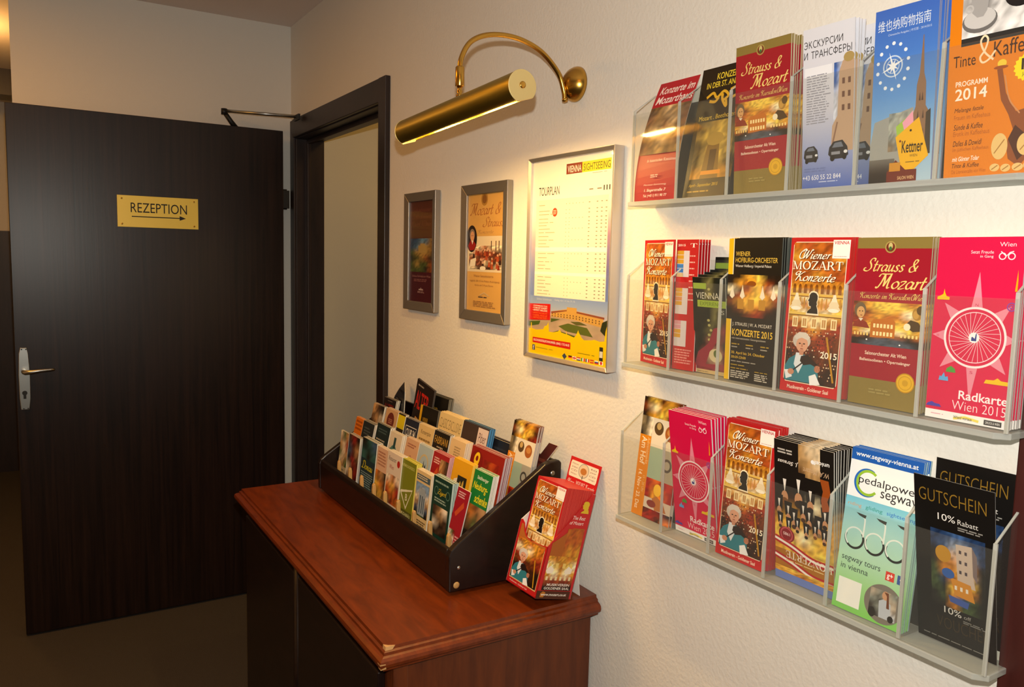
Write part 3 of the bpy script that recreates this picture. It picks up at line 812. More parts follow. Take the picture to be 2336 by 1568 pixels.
def art_excursions(w=.083, h=.222):
    a = Art(w, h, 'D8D8E0', .0016, edge='DADAE2')
    a.vgrad(0, 0, 1, 1, ['DADCE6', 'D4D6E2', 'CACCDC', '9AA6CE', '4A66B4'], 14); a.up()
    a.T('ЭКСКУРСИИ', .02, .075, .78, .122, '23242A', 'plain'); a.T('И ТРАНСФЕРЫ', .02, .14, .95, .188, '23242A', 'plain')
    a.rect(.04, .24, .58, .3, 'E6E8F0'); a.small(.08, .29, .56, .6, 20, '8E90A0', .4)
    a.photo(.62, .24, 1, .72, ['bwwt', 'bwtt', 'wtst', 'wtst', 'wsts', 'stst'], {'b': '3E66B0', 'w': 'CBD2E4', 't': 'C4A88C', 's': '8E6E5A'}, 10, 20, .15, 4); a.up()
    a.poly([(.58, .78), (.6, .62), (.7, .56), (.72, .3), (.78, .24), (.92, .2), (1, .24), (1, .78)], 'B99C82'); a.up()
    for y in (.34, .42, .5):
        for x in (.78, .89): a.rect(x, y, x + .05, y + .035, '6A4C40')
    a.ell(.9, .22, .1, .03, 'A8905A'); a.line([(.6, .75), (.7, .6)], .03, '8A6A58')
    a.up()
    # two dark cars
    for x, y, s_ in ((.18, .77, .8), (.72, .765, 1.05)):
        a.poly([(x - .18 * s_, y + .03), (x - .16 * s_, y - .015), (x - .08 * s_, y - .045 * s_), (x + .08 * s_, y - .05 * s_), (x + .17 * s_, y - .01), (x + .19 * s_, y + .04), (x + .12 * s_, y + .06), (x - .1 * s_, y + .06)], '24262C'); a.up()
        a.poly([(x - .11 * s_, y - .01), (x - .06 * s_, y - .036 * s_), (x + .06 * s_, y - .04 * s_), (x + .1 * s_, y - .01)], '6A7484')
        a.ell(x - .1 * s_, y + .055, .045 * s_, .018 * s_, '101114', 14); a.ell(x + .12 * s_, y + .05, .04 * s_, .018 * s_, '101114', 14); a.ell(x + .14 * s_, y + .02, .035 * s_, .01 * s_, 'E4E6EA', 10); a.rect(x - .12 * s_, y + .015, x + .04 * s_, y + .033, '8A8E98'); a.up()
    a.small(.05, .87, .5, .9, 2, '6A7AB0'); a.T('+43 650 55 22 844', .02, .915, .78, .945, 'F0F2F8'); a.small(.35, .957, .8, .968, 1, 'B8C4E8')
    return a


def art_chinese(w=.086, h=.222):
    a = Art(w, h, 'B8BCD4', .002, edge='A8AED0')
    a.vgrad(0, 0, 1, 1, ['3A66C0', '4478CA', '5C94D6', '86B4DC', 'A8C4D8'], 16); a.up()
    a.T('维也纳购物指南', .05, .06, .88, .125, 'DCE6F4'); a.T('Chinesische Ausgabe | 中文版 - 2014/2015', .22, .14, .9, .158, 'C4D4EE')
    for k in range(14):
        b_ = R(90 - k * 360 / 14)
        a.ell(.32 + .25 * math.cos(b_), .33 - .13 * math.sin(b_), .028, None, 'E4ECF6', 6 if k % 2 else 12)
    a.ring(.32, .33, .15, .02, 'C4D6EC', 30); a.ring(.32, .33, .1, .012, 'C4D6EC', 24)
    for k in range(8):
        b_ = R(k * 45 + 20); l_ = .19 if k % 2 == 0 else .1
        a.poly([(.32 + .02 * math.cos(b_ + 1.5), .33 - .01 * math.sin(b_ + 1.5)), (.32 + l_ * math.cos(b_), .33 - l_ * .45 * math.sin(b_)), (.32 + .02 * math.cos(b_ - 1.5), .33 - .01 * math.sin(b_ - 1.5))], 'F0F4FA')
    # cathedral with its patterned roof and tall spire
    a.poly([(.0, .78), (.06, .64), (.68, .58), (.72, .74), (.72, .9), (0, .95)], '9A9C98'); a.up()
    a.photo(.3, .6, .74, .82, ['gwgw', 'wgyg', 'gwgw', 'tgtg'], {'g': '7C8482', 'w': 'B4B8AE', 'y': 'A8A070', 't': '8A7A64'}, 14, 12, .15, 2); a.up()
    a.poly([(.66, .82), (.68, .62), (.715, .58), (.72, .46), (.755, .4), (.785, .19), (.795, .19), (.825, .4), (.86, .45), (.87, .58), (.93, .62), (.95, .85), (.66, .85)], '8A6A52'); a.up()
    for x, y in ((.76, .5), (.8, .5), (.74, .6), (.82, .6), (.74, .7), (.83, .7)): a.poly([(x, y + .05), (x + .03, y + .05), (x + .015, y)], '4E3A30')
    a.poly([(.88, .62), (.95, .6), (.97, .85), (.88, .85)], '40382E')
    # shopping bags
    a.poly([(.42, .68), (.56, .64), (.62, .74), (.46, .78)], '9CC24A'); a.poly([(.52, .66), (.68, .6), (.7, .68), (.58, .74)], 'E8A0B8'); a.up()
    a.poly([(.42, .74), (.78, .64), (.95, .86), (.62, .97), (.55, .95)], 'E9B014'); a.up()
    a.T('Kettner', .53, .765, .86, .835, '2A200A', 'b'); a.T('WIEN', .66, .845, .78, .86, '4A3A14'); a.small(.6, .885, .82, .895, 1, '8A6A14')
    a.ell(.5, .765, .018, None, '7A3A14', 10); a.ell(.66, .71, .018, None, '2A200A', 10)
    a.vgrad(0, .86, .42, 1, ['6E6A64', '2A2422', '1A1614'], 5); a.poly([(.3, .94), (.44, .87), (.6, .93), (.78, .93), (.78, 1), (.3, 1)], '6A2418'); a.up(); a.rect(.34, .885, .52, .935, 'C88A28'); a.T('SALON WIEN', .48, .965, .74, .985, 'D8B080', 'b')
    return a


def art_tinte(w=.12, h=.25):
    a = Art(w, h, 'D87A14', .0016, edge='C87820')
    a.rect(0, 0, 1, 1, 'DC7D10'); a.up()
    a.rect(.14, 0, 1, .385, '2A2A2A'); a.up()
    a.photo(.14, 0, 1, .35, ['gwgkg', 'wgwwk', 'wkwwg', 'gkwkk', 'wgwww', 'wwwww'], {'g': '8E8C8C', 'w': 'DCDADA', 'k': '3A3838'}, 16, 14, .18, 5); a.up()
    a.ell(.34, .28, .2, .055, '6A6868'); a.up(); a.ell(.34, .27, .18, .046, 'C4C2C2'); a.up()
    a.poly([(.23, .16), (.45, .15), (.42, .24), (.38, .265), (.31, .265), (.25, .24)], 'A09E9E'); a.ring(.22, .22, .04, .02, 'B8B6B6', 16); a.up(); a.ell(.34, .155, .11, .03, 'E0DEDE'); a.up(); a.ell(.34, .158, .09, .021, '5A4848')
    a.ell(.78, .2, .17, .058, '1C181C'); a.up(); a.ell(.79, .17, .14, .032, '4A424A'); a.up(); a.poly([(.8, .15), (.95, .12), (.97, .14), (.84, .18)], 'B0AEB0'); a.up()
    a.T('Tinte', .06, .425, .32, .478, '3A1A0C'); a.T('Kaffee', .52, .39, .93, .46, '3A1A0C')
    a.line([(.52, .47), (.42, .43), (.37, .38), (.41, .355), (.45, .375), (.42, .42), (.37, .45), (.4, .475), (.47, .465), (.54, .43)], .022, 'F2D8B4', True)
    a.ell(.62, .495, .05, .018, 'E8C83A', 14); a.ell(.61, .512, .08, .008, '9A4A14', 14)
    n_ = 36; a.poly([(.9 + (.155 if i % 2 else .135) * math.cos(2 * math.pi * i / n_), .53 + (.155 if i % 2 else .135) * w / h * math.sin(2 * math.pi * i / n_)) for i in range(n_)], 'F2DC12'); a.up()
    a.T('15', .83, .49, .98, .54, '2A1A08', 'b'); a.T('JAHRE', .84, .55, .97, .57, '2A1A08')
    a.T('PROGRAMM', .1, .545, .47, .57, 'FBEBDA', 'b'); a.T('2014', .1, .58, .47, .635, 'FBEBDA', 'b')
    y = .67
    for t, sub in (('Melange fatale', 'Frauen im Kaffeehaus'), ('Sünde & Kaffee', 'Erotik im Kaffeehaus'), ('Dalles & Dowidl', 'Im jüdischen Kaffeehaus')):
        a.T(t, .1, y, .44, y + .026, '4A1E0C', 'i'); a.T(sub, .1, y + .033, .52, y + .055, 'A85A14'); y += .077
    a.T('mit Günter Tolar', .1, .9, .42, .922, 'FBEBDA', 'i b'); a.T('Tinte & Kaffee', .1, .932, .42, .953, '4A1E0C', 'i'); a.T('Die Literatencafés von Wien', .1, .962, .5, .98, 'A85A14')
    # dancer raising a cup, on coffee beans
    a.poly([(.57, .52), (.63, .52), (.68, .63), (.8, .72), (.9, .71), (1, .76), (1, .9), (.86, .97), (.74, .93), (.71, .86), (.78, .8), (.72, .73), (.63, .66)], '8A4A22'); a.up()
    a.poly([(.73, .84), (.8, .78), (.9, .82), (.95, .9), (.84, .94)], '4A2414'); a.line([(.66, .55), (.72, .66), (.84, .73)], .015, 'C88A58', True)
    for x, y_, r1, r2 in ((.64, .87, .09, .06), (.92, .87, .09, .05), (.6, .965, .055, .018), (.72, .97, .055, .018), (.85, .97, .06, .018), (.96, .965, .05, .018)):
        a.ell(x, y_, r1, r2, 'E2BE7A'); a.up(.5); a.line([(x - r1 * .6, y_ + r2 * .5), (x, y_), (x + r1 * .6, y_ - r2 * .5)], .012, 'A87838', True); a.L -= .5
    return a


def art_amhof(w=.104, h=.228):
    a = Art(w, h, 'D8CCB8', .0016, edge='C8BCB4')
    a.rect(0, 0, 1, 1, 'D9D2C0'); a.up()
    a.photo(0, 0, 1, .16, ['kybgb', 'bwgyk', 'kgybr'], GOLD, 16, 7, .25, 3)
    a.photo(.0, .16, .3, .33, ['gkw', 'kgw'], {'g': '8A7A5A', 'k': '3A3228', 'w': 'E6DAC0'}, 7, 6, .2, 4); a.rect(.3, .16, 1, .4, 'EADFC8'); a.rect(.3, .4, 1, .66, '9EB6A2'); a.rect(.65, .4, 1, .66, 'A9A698')
    a.photo(.3, .66, 1, .82, ['rorr', 'ryor'], {'r': 'A81E12', 'o': 'DE6A14', 'y': 'F6B02A'}, 10, 6, .2, 5); a.rect(.3, .82, 1, .91, 'D8CCC0'); a.photo(.0, .91, 1, 1, ['rkrrk', 'orrko'], {'r': '9A1A12', 'k': '2A1210', 'o': 'D8701A'}, 14, 5, .25, 7)
    a.up()
    a.ell(.47, .24, .12, .055, '5A4428'); a.ell(.78, .26, .14, .065, 'A8602A'); a.up(); a.ell(.47, .22, .06, .03, 'C8A868'); a.ell(.78, .25, .09, .03, 'C88A48')
    a.ring(.78, .52, .1, .045, '4A4A44', 18); a.ell(.62, .74, .1, .05, 'F8C43A'); a.poly([(.5, .82), (.62, .79), (.8, .83), (.9, .9), (.6, .91)], 'B8743E'); a.ell(.5, .865, .12, .03, '8A3A34'); a.up()
    a.rect(.0, .32, .3, 1.0, 'E38A16'); a.up()
    a.T('Am Hof', .06, .335, .2, .57, 'FBE6C8', 'b', 90); a.T('Adventmarkt', .21, .335, .28, .56, 'F2C890', '', 90); a.T('14. Nov - 23. Dez', .07, .62, .17, .95, 'FBE6C8', 'b', 90); a.T('11 - 20 Uhr', .2, .66, .26, .8, 'F2C890', '', 90)
    return a


def art_unicef(w=.105, h=.222):
    a = Art(w, h, '8A7A48', .0016, edge='D8D4CC')
    a.rect(0, 0, 1, 1, 'B0701C'); a.up()
    a.photo(0, .28, 1, .78, ['kkkkk', 'kdkwk', 'dgkkg', 'gygdg', 'ygwyg', 'gygyy'], {**GOLD, 'k': '1A1412'}, 20, 22, .22, 6)
    a.rect(0, 0, 1, .3, '14110F'); a.photo(.42, .0, .78, .22, ['tww', 'ttw', 'dtt'], {'t': 'B08A58', 'w': 'D8C09A', 'd': '6A4A2A'}, 8, 8, .15, 3); a.up()
    a.T('J. Strauss', .06, .13, .42, .165, 'E8E2DA', 'i b', 180); a.T('W.A. Mozart', .5, .15, .92, .185, 'C8A888', 'i', 180); a.T('unicef', .68, .085, .93, .115, 'F2F2F2', 'b', 180); a.ell(.66, .1, .03, None, 'F2F2F2', 14); a.small(.06, .06, .36, .1, 2, 'B8B2AA')
    # players, printed heads down
    g = random.Random(4)
    spots = [(.18, .36, 1.5), (.42, .35, 1.7), (.62, .38, 1.3), (.85, .36, 1.2)] + [(.08 + .13 * k + .03 * (k % 2), .48 + .035 * (k % 3), 1.0) for k in range(7)] + [(.1 + .15 * k, .585 + .02 * (k % 2), .75) for k in range(6)]
    for x, y, s_ in spots:
        a.poly([(x - .07 * s_, y - .09 * s_), (x + .07 * s_, y - .09 * s_), (x + .05 * s_, y + .01), (x - .05 * s_, y + .01)], '15110F')
        a.poly([(x - .02 * s_, y - .06 * s_), (x + .02 * s_, y - .06 * s_), (x, y + .01)], 'EAE4DC'); a.ell(x, y + .025 * s_, .04 * s_, .03 * s_, 'C89068', 12); a.up(.2); a.ell(x, y + .043 * s_, .04 * s_, .016 * s_, g.choice(['4A2A18', '7A4A20', '2A1A12', '8A6A4A']), 12); a.L -= .2
    a.up(); a.poly([(.78, .2), (.92, .2), (.95, .28), (.9, .34), (.95, .4), (.82, .42), (.8, .34), (.83, .28)], '9A4A1A')
    a.ell(.21, .665, .14, .055, '8A1420', 30); a.up(); a.ring(.21, .665, .1, .02, 'C8525C', 24); a.T('1985', .15, .65, .27, .672, 'F0D0D0', 'b', 180)
    for y in (.74, .86):
        a.line([(0, y - .03), (.3, y), (.65, y + .05), (1, y + .05)], .1, 'B81C24', True); a.up(.3); a.line([(0, y - .03), (.3, y), (.65, y + .05), (1, y + .05)], .035, 'F6EEE4', True); a.L -= .3
    a.rect(0, .93, 1, 1, '6A80C4'); a.photo(0, .905, 1, .945, ['gygyg', 'ggogg'], GOLD, 16, 4, .2, 5); a.up()
    a.T('KONZERTE', .2, .78, .98, .83, 'F8EEE0', 'serif', 180); a.small(.2, .845, .9, .858, 1, 'E8C888')
    return a


def art_segway(w=.106, h=.23):
    a = Art(w, h, 'F2F4F4', .0016, edge='B8DCE4')
    a.rect(0, 0, 1, .3, 'F6F7F6'); a.rect(0, 0, 1, .075, '1C5CB4'); a.vgrad(0, .3, 1, 1, ['7CC8DC', 'A8DAD8', 'B4E0C4', 'A0D890', '7CC85A'], 12); a.up()
    a.T('www.segway-vienna.at', .06, .022, .93, .058, 'F4F8FA', 'b')
    a.ring(.27, .2, .17, .035, '2A6CC0', 40, 60, 310); a.up(); a.ring(.285, .2, .155, .035, '9AC43A', 40, 50, 320); a.up()
    a.T('pedalpower', .15, .16, 1.0, .222, '2E2E30'); a.T('segway', .48, .225, .98, .285, '2E2E30')
    a.T('riding', .04, .335, .24, .362, 'D8A070'); a.T('gliding', .3, .333, .54, .362, '3A9A8A'); a.T('sightseeing', .6, .332, 1.0, .362, '3A78C8')
    for k in range(3):
        x = .2 + k * .29; r_ = .13
        a.ring(x, .55, r_, .03, '1E2422', 30, 160, 400); a.up(.3); a.ring(x, .545, r_, .02, 'E8F2EE', 30, 20, 230); a.line([(x + .12, .53), (x + .12, .43), (x + .1, .41)], .022, 'E8F2EE', True); a.poly([(x - .02, .39), (x + .13, .395), (x + .12, .415), (x + .03, .405)], '2A3432'); a.L -= .3
    a.T('segway tours', .06, .665, .62, .705, '3A4A44'); a.T('in vienna', .06, .715, .46, .748, '3A4A44')
    a.rect(.7, .675, .82, .728, 'D83A2A'); a.rect(.86, .675, .96, .728, '3A58A0'); a.up(); a.T('g+', .72, .685, .8, .722, 'FFFFFF', 'b'); a.T('f', .895, .682, .93, .724, 'FFFFFF', 'b')
    # white field; the printed square code is left out
    a.rect(.06, .805, .4, .965, 'F2F4F0')
    a.ell(.72, .875, .265, .115, '7A746C', 40); a.up()
    a.photo(.53, .795, .9, .955, ['tgtg', 'gdtt', 'dgpt', 'kdpp'], {'t': 'A89A88', 'g': '7E847C', 'd': '3A3632', 'k': '221E1C', 'p': 'C4C8D0'}, 10, 8, .2, 3); a.up()
    a.poly([(.68, .955), (.66, .86), (.73, .84), (.82, .86), (.84, .955)], 'B8C0CC'); a.ell(.74, .82, .045, .026, 'C89874'); a.poly([(.72, .8), (.78, .8), (.81, .89), (.77, .89), (.76, .82)], '6A3A1E'); a.ell(.58, .94, .05, .03, '1E1A18'); a.ell(.84, .945, .04, .02, '1E1A18')
    return a


def art_gutschein(w=.1, h=.226):
    a = Art(w, h, '14120F', .001, edge='8E9090')
    a.rect(0, 0, 1, 1, '100E0D'); a.up()
    a.T('GUTSCHEIN', .06, .07, .9, .145, '8A6A24', 't'); a.T('VOUCHER', .26, .83, .92, .9, '3A2C18', 't')
    a.T('10%', .3, .2, .52, .24, 'E4E2DE'); a.T('Rabatt', .55, .21, .8, .24, 'D4D2CE'); a.small(.55, .255, .9, .28, 2, '8E8C88')
    a.photo(.2, .3, .88, .76, ['nnbbnn', 'nbwwbn', 'knttwn', 'kootok', 'gooytk', 'gnooyk', 'gkyook', 'kgobgk', 'kkoggk'], {'n': '1E3458', 'b': '3A5A8A', 'w': '8A94A4', 't': 'C8A890', 'o': 'B8741E', 'y': 'D8B03A', 'g': '3A4A2A', 'k': '1C1C18'}, 20, 24, .22, 6); a.up()
    a.poly([(.52, .36), (.72, .35), (.73, .52), (.76, .6), (.54, .6)], 'C8B4A4'); a.poly([(.72, .35), (.78, .4), (.78, .56), (.73, .52)], '7A6A6A'); a.up()
    for x in (.56, .63): 
        for y in (.39, .45, .51): a.rect(x, y, x + .03, y + .02, '4A4048')
    a.poly([(.45, .57), (.7, .58), (.75, .68), (.5, .67)], 'D08A2A'); a.ell(.42, .55, .08, .03, '2E5CA8'); a.ell(.36, .44, .1, .05, 'C08A1E'); a.poly([(.42, .68), (.68, .69), (.66, .73), (.44, .72)], '3E58A0'); a.up()
    for x in (.5, .57, .64): a.rect(x, .61, x + .03, .635, 'E8E0D0')
    a.T('10%', .36, .76, .58, .8, 'D8D6D2'); a.T('off', .61, .775, .7, .797, '9A9894'); a.small(.6, .81, .92, .83, 2, '7E7C78'); a.small(.08, .965, .9, .975, 1, '7E7C78')
    return a


# ---- smaller covers of the wooden desk stand: one compact recipe each
def simple(w, h, bg, ops, edge='DDD6CA', thick=.0026):
    a = Art(w, h, bg, thick, edge=edge)
    a.rect(0, 0, 1, 1, bg); a.up()
    for op in ops:
        k = op[0]
        if k == 'r': a.rect(*op[1:])
        elif k == 'e': a.ell(*op[1:])
        elif k == 'o': a.ring(*op[1:])
        elif k == 't': a.T(*op[1:])
        elif k == 's': a.small(*op[1:])
        elif k == 'p': a.poly(*op[1:])
        elif k == 'l': a.line(*op[1:])
        elif k == 'f': a.photo(*op[1:])
        a.up(.5)
    return a


PH = {'k': '1E1814', 'd': '4A3426', 'b': '7A5434', 't': 'B08A5E', 'w': 'E4D6C0', 'r': '8E2420', 'o': 'C8742A', 'y': 'DDB348', 'g': '4E6A3C', 'n': '3A5070', 's': '7C9CC0', 'c': '2E5A58'}


def desk_arts():
    D = {}
    D['floral'] = lambda w, h: simple(w, h, 'B8AE96', [('f', 0, 0, 1, .6, ['wgt', 'twr', 'gwt', 'wtg'], PH, 8, 12, .2, 2), ('s', .2, .65, .8, .9, 5, '7A7460')])
    D['collage'] = lambda w, h: simple(w, h, '4A2428', [('f', 0, 0, 1, 1, ['drk', 'ndt', 'krd', 'wdr', 'drk', 'rkr'], PH, 10, 18, .25, 3)])
    D['bluescript'] = lambda w, h: simple(w, h, '1C3440', [('f', 0, 0, 1, .3, ['kcn', 'ckc'], PH, 8, 6, .2, 2), ('t', 'Donau', .1, .33, .85, .46, 'D8D01C', 'script'), ('s', .08, .5, .92, .86, 11, '7C98A0'), ('r', 0, .88, 1, 1, '64808C')])
    D['pinkphoto'] = lambda w, h: simple(w, h, 'DFB79A', [('s', .1, .06, .9, .28, 5, 'B07A60'), ('f', .0, .34, 1, .72, ['otk', 'yod', 'kyd'], PH, 8, 8, .25, 2), ('s', .1, .78, .9, .95, 5, '9A7A64')])
    D['whitered'] = lambda w, h: simple(w, h, 'E2D4C4', [('t', 'Restaurant', .1, .06, .62, .12, '4A4040', 'i'), ('e', .8, .12, .1, None, 'B4261E'), ('t', 'Wien', .2, .17, .5, .23, 'B04438', 'i'), ('f', .06, .3, .94, .7, ['wow', 'oyr', 'ror', 'gro'], PH, 9, 9, .25, 3), ('s', .1, .75, .9, .96, 7, '8C7A6C')])
    D['greenB'] = lambda w, h: simple(w, h, '7C8420', [('t', 'BERMUDADREIECK', .1, .06, .9, .1, 'C8CC7A', 'b'), ('r', 0, .66, 1, 1, '55581E'), ('l', [(.12, .44), (.88, .36), (.55, .63), (.12, .44), (.5, .4)], .075, 'E6E4CC'), ('t', 'B', .47, .44, .6, .53, 'E6E4CC', 'b'), ('t', 'BERMUDABRÄU', .1, .68, .9, .73, 'D8D8A0', 'b'), ('s', .1, .8, .8, .92, 4, '9A9C5A')], 'D8CE5A')
    D['building'] = lambda w, h: simple(w, h, 'E0C48C', [('f', .05, .16, .95, .6, ['sss', 'sws', 'wtw', 'tnt', 'nwn', 'kgk'], PH, 12, 14, .15, 4), ('p', [(.3, .58), (.3, .3), (.45, .22), (.62, .22), (.75, .3), (.75, .58)], '9AA8B4'), ('r', .38, .32, .44, .55, '44586A'), ('r', .52, .32, .58, .55, '44586A'), ('r', .64, .34, .69, .55, '44586A'), ('r', .05, .05, .95, .13, '486070'), ('s', .1, .065, .9, .12, 2, 'D8C8A0'), ('s', .08, .65, .92, .96, 10, '6A5638')])
    D['zigert'] = lambda w, h: simple(w, h, '123A30', [('s', .1, .05, .9, .09, 1, '8CA898'), ('o', .2, .17, .1, .02, '5C8474', 14), ('o', .82, .17, .1, .02, '5C8474', 14), ('t', 'Zigert', .28, .13, .74, .22, 'E0C41A', 'script'), ('s', .14, .25, .88, .31, 2, '9CB4A4'), ('f', .12, .34, .9, .68, ['dtw', 'ktd', 'wkd', 'kdk'], PH, 9, 9, .25, 4), ('s', .1, .74, .9, .96, 8, '86A494')], 'B8CCC8')
    D['redcollage'] = lambda w, h: simple(w, h, 'A81C2C', [('s', .15, .04, .8, .12, 3, 'E8C0C0'), ('p', [(.15, .3), (.7, .14), (.8, .2), (.3, .34)], 'D0522C'), ('f', .0, .5, .55, .72, ['wgr', 'tww', 'rww'], PH, 7, 7, .25, 3), ('s', .6, .55, .95, .72, 5, 'E8A8A8'), ('s', .1, .76, .6, .96, 7, 'E8C0C0'), ('f', .62, .78, 1, 1, ['wgt', 'tdw'], PH, 6, 6, .25, 3)])
    D['orange'] = lambda w, h: simple(w, h, 'D8741C', [('s', .1, .04, .9, .2, 3, '9A4A10'), ('r', 0, .3, 1, .6, '5A7A5A')], 'E0C8A0')
    D['darkgrey'] = lambda w, h: simple(w, h, '262C30', [('s', .15, .08, .8, .2, 3, '4A5458'), ('r', .1, .3, .9, .6, '343C40')])
    D['tealdark'] = lambda w, h: simple(w, h, '1A2A2E', [('s', .15, .06, .8, .13, 2, '45595C'), ('s', .08, .2, .92, .3, 3, 'B8B0A0'), ('r', 0, .34, 1, .5, '3E2A20')])
    D['dome'] = lambda w, h: simple(w, h, 'D8CCB8', [('e', .45, .32, .5, .13, '3E6460'), ('e', .45, .26, .28, .1, '55807A'), ('r', .38, .06, .56, .2, '2C4A4A'), ('r', 0, .38, 1, .5, '1E2426')])
    D['sketch'] = lambda w, h: simple(w, h, 'D0A684', [('s', .15, .06, .8, .12, 2, '9A5C48'), ('l', [(.1, .32), (.5, .2), (.9, .3)], .03, '9A6A54'), ('l', [(.1, .36), (.9, .34)], .03, '9A6A54'), ('s', .1, .38, .9, .5, 4, '8C6450')])
    D['lotus'] = lambda w, h: simple(w, h, 'A9BBC6', [('o', .5, .22, .3, .06, 'C8B488', 26), ('p', [(.3, .3), (.4, .22), (.46, .26), (.5, .16), (.55, .26), (.64, .2), (.7, .3), (.55, .34), (.42, .34)], '2A2E38'), ('e', .28, .32, .08, .03, 'B8222A'), ('r', .0, .42, 1, .5, '8FB0C8')])
    D['redphoto'] = lambda w, h: simple(w, h, 'A01E26', [('s', .1, .06, .5, .14, 3, 'E4B8B0'), ('f', .5, .06, 1, .5, ['tbd', 'obk', 'bdk'], PH, 7, 9, .25, 3), ('p', [(.05, .34), (.4, .16), (.46, .22), (.15, .38)], 'C8542A')], 'D8A8B0')
    D['yellowm'] = lambda w, h: simple(w, h, 'E0A21A', [('p', [(.1, .62), (.16, .22), (.42, .18), (.4, .6)], 'E8DCC8'), ('r', .34, .16, .82, .58, '23241E'), ('l', [(.42, .46), (.52, .22), (.55, .4), (.66, .2), (.68, .42), (.74, .3)], .05, 'D0A848', True), ('t', 'MUSIK', .45, .48, .7, .52, 'C8A040')], 'F0D05A')
    D['greenneu'] = lambda w, h: simple(w, h, 'E4DCD0', [('r', 0, 0, 1, .36, '177A36'), ('t', 'Stadtheuriger', .2, .05, .82, .1, 'E4ECD8', 'i b'), ('t', 'Neuburg-', .06, .12, .86, .22, 'F0E020', 'i b'), ('t', 'schenke', .26, .24, .95, .33, 'F0E020', 'i b'), ('f', 0, .36, 1, .72, ['obt', 'bgr', 'dkr'], PH, 9, 9, .25, 4), ('r', 0, .72, 1, 1, '1E5C5C')], 'EDEAE2')
    D['people'] = lambda w, h: simple(w, h, '8A6A50', [('f', 0, 0, 1, .6, ['tdk', 'dtw', 'kdt', 'wkd'], PH, 8, 12, .28, 5)])
    D['redcircle'] = lambda w, h: simple(w, h, 'C8A078', [('e', .48, .16, .3, None, '6A2A22'), ('s', .32, .13, .64, .2, 3, 'B07A60'), ('s', .2, .32, .8, .45, 3, '9A7858')])
    D['burger'] = lambda w, h: simple(w, h, '2A1E14', [('r', 0, .02, 1, .2, 'D8C418'), ('p', [(0, .42), (.3, .3), (1, .26), (1, .32), (.4, .36), (0, .48)], 'A8341E'), ('p', [(0, .5), (.3, .4), (1, .36), (1, .4), (.4, .46), (0, .55)], 'C8701E')])
    D['club'] = lambda w, h: simple(w, h, '1E2436', [('l', [(.1, .1), (.88, .1), (.88, .26), (.1, .26), (.1, .1)], .025, 'D8D4CC'), ('t', 'CLUB 34', .17, .13, .82, .23, 'F0ECE4', 'b'), ('s', .2, .3, .8, .45, 4, '8A90A0')])
    D['listing'] = lambda w, h: simple(w, h, 'D9BC82', [('t', 'Konzertplan', .18, .06, .82, .13, '4A3A24'), ('s', .12, .17, .9, .5, 7, '8C7040')])
    D['darkwhite'] = lambda w, h: simple(w, h, 'DCD0C0', [('r', 0, 0, 1, .24, '1C1814'), ('t', 'FABRIANI', .08, .06, .92, .15, 'C89A3A', 'serif'), ('s', .3, .18, .7, .21, 1, 'B8A890'), ('s', .1, .28, .9, .46, 6, '8A8074')])
    D['chin'] = lambda w, h: simple(w, h, 'DDBF8E', [('s', .3, .08, .75, .2, 4, 'A88C60'), ('l', [(.18, .2), (.2, .34), (.5, .37), (.78, .34), (.82, .18)], .025, '3A2C20'), ('p', [(.25, .34), (.5, .29), (.75, .34), (.5, .36)], '5A4430'), ('r', .2, .4, .8, .42, '5A4430')], 'EAD9C4')
    D['nine'] = lambda w, h: simple(w, h, '8E1C16', [('e', .2, .17, .2, None, '7A1410'), ('t', '9', .11, .05, .29, .29, 'F0C81E', 'i b'), ('f', .42, .1, .9, .3, ['ror', 'dor', 'rdr'], {'r': '8E1C16', 'o': 'A8481C', 'd': '5A1E10'}, 10, 6, .2, 4), ('f', 0, .34, 1, .7, ['ror', 'oro', 'rrr'], {'r': '9A2416', 'o': 'B85020'}, 10, 6, .15, 5)], 'C8B4B8')
    D['alterlow'] = lambda w, h: simple(w, h, '221A1C', [('t', 'ALTER', .06, .08, .9, .22, '7A1C1C', 'b'), ('s', .3, .03, .7, .05, 1, '6A6460'), ('r', .75, .28, .8, .7, '4A4A4A')])
    D['curved'] = lambda w, h: simple(w, h, '1C1A22', [('t', 'ALTER', .1, .3, .85, .42, '4A1A1C', 'b'), ('s', .2, .2, .7, .23, 1, '5A5660')])
    D['alter'] = lambda w, h: simple(w, h, '1E1616', [('t', 'ALTER', .06, .12, .8, .33, 'C0241C', 'b'), ('s', .1, .05, .5, .08, 1, 'A8A098'), ('p', [(.0, .9), (.02, .55), (.2, .42), (.6, .46), (.75, .55), (.6, .75), (.35, .95)], 'B88A52'), ('e', .35, .55, .22, .08, 'D0A468'), ('p', [(.62, .44), (.95, .5), (.9, .58), (.62, .52)], '9A7A48')], '4A4442')
    D['hofsmall'] = lambda w, h: simple(w, h, '171411', [('r', 0, 0, .12, .5, 'D8A41A'), ('t', 'WIENER', .2, .16, .5, .22, 'C89A2A'), ('t', 'HOFBURG-ORCHESTER', .2, .25, .95, .31, 'C87A1E'), ('s', .2, .34, .85, .37, 1, '9A9080'), ('f', 0, .4, 1, .7, ['kgk', 'gyg', 'kgk'], GOLD, 8, 7, .2, 3)], '6E6A60')
    D['classic'] = lambda w, h: simple(w, h, 'DCC38C', [('t', 'CLASSIC EXCLUSIVE', .05, .07, .95, .2, '6A5A34', 't'), ('s', .25, .26, .7, .31, 1, 'B49A66')], 'F0DDB4', .0028)
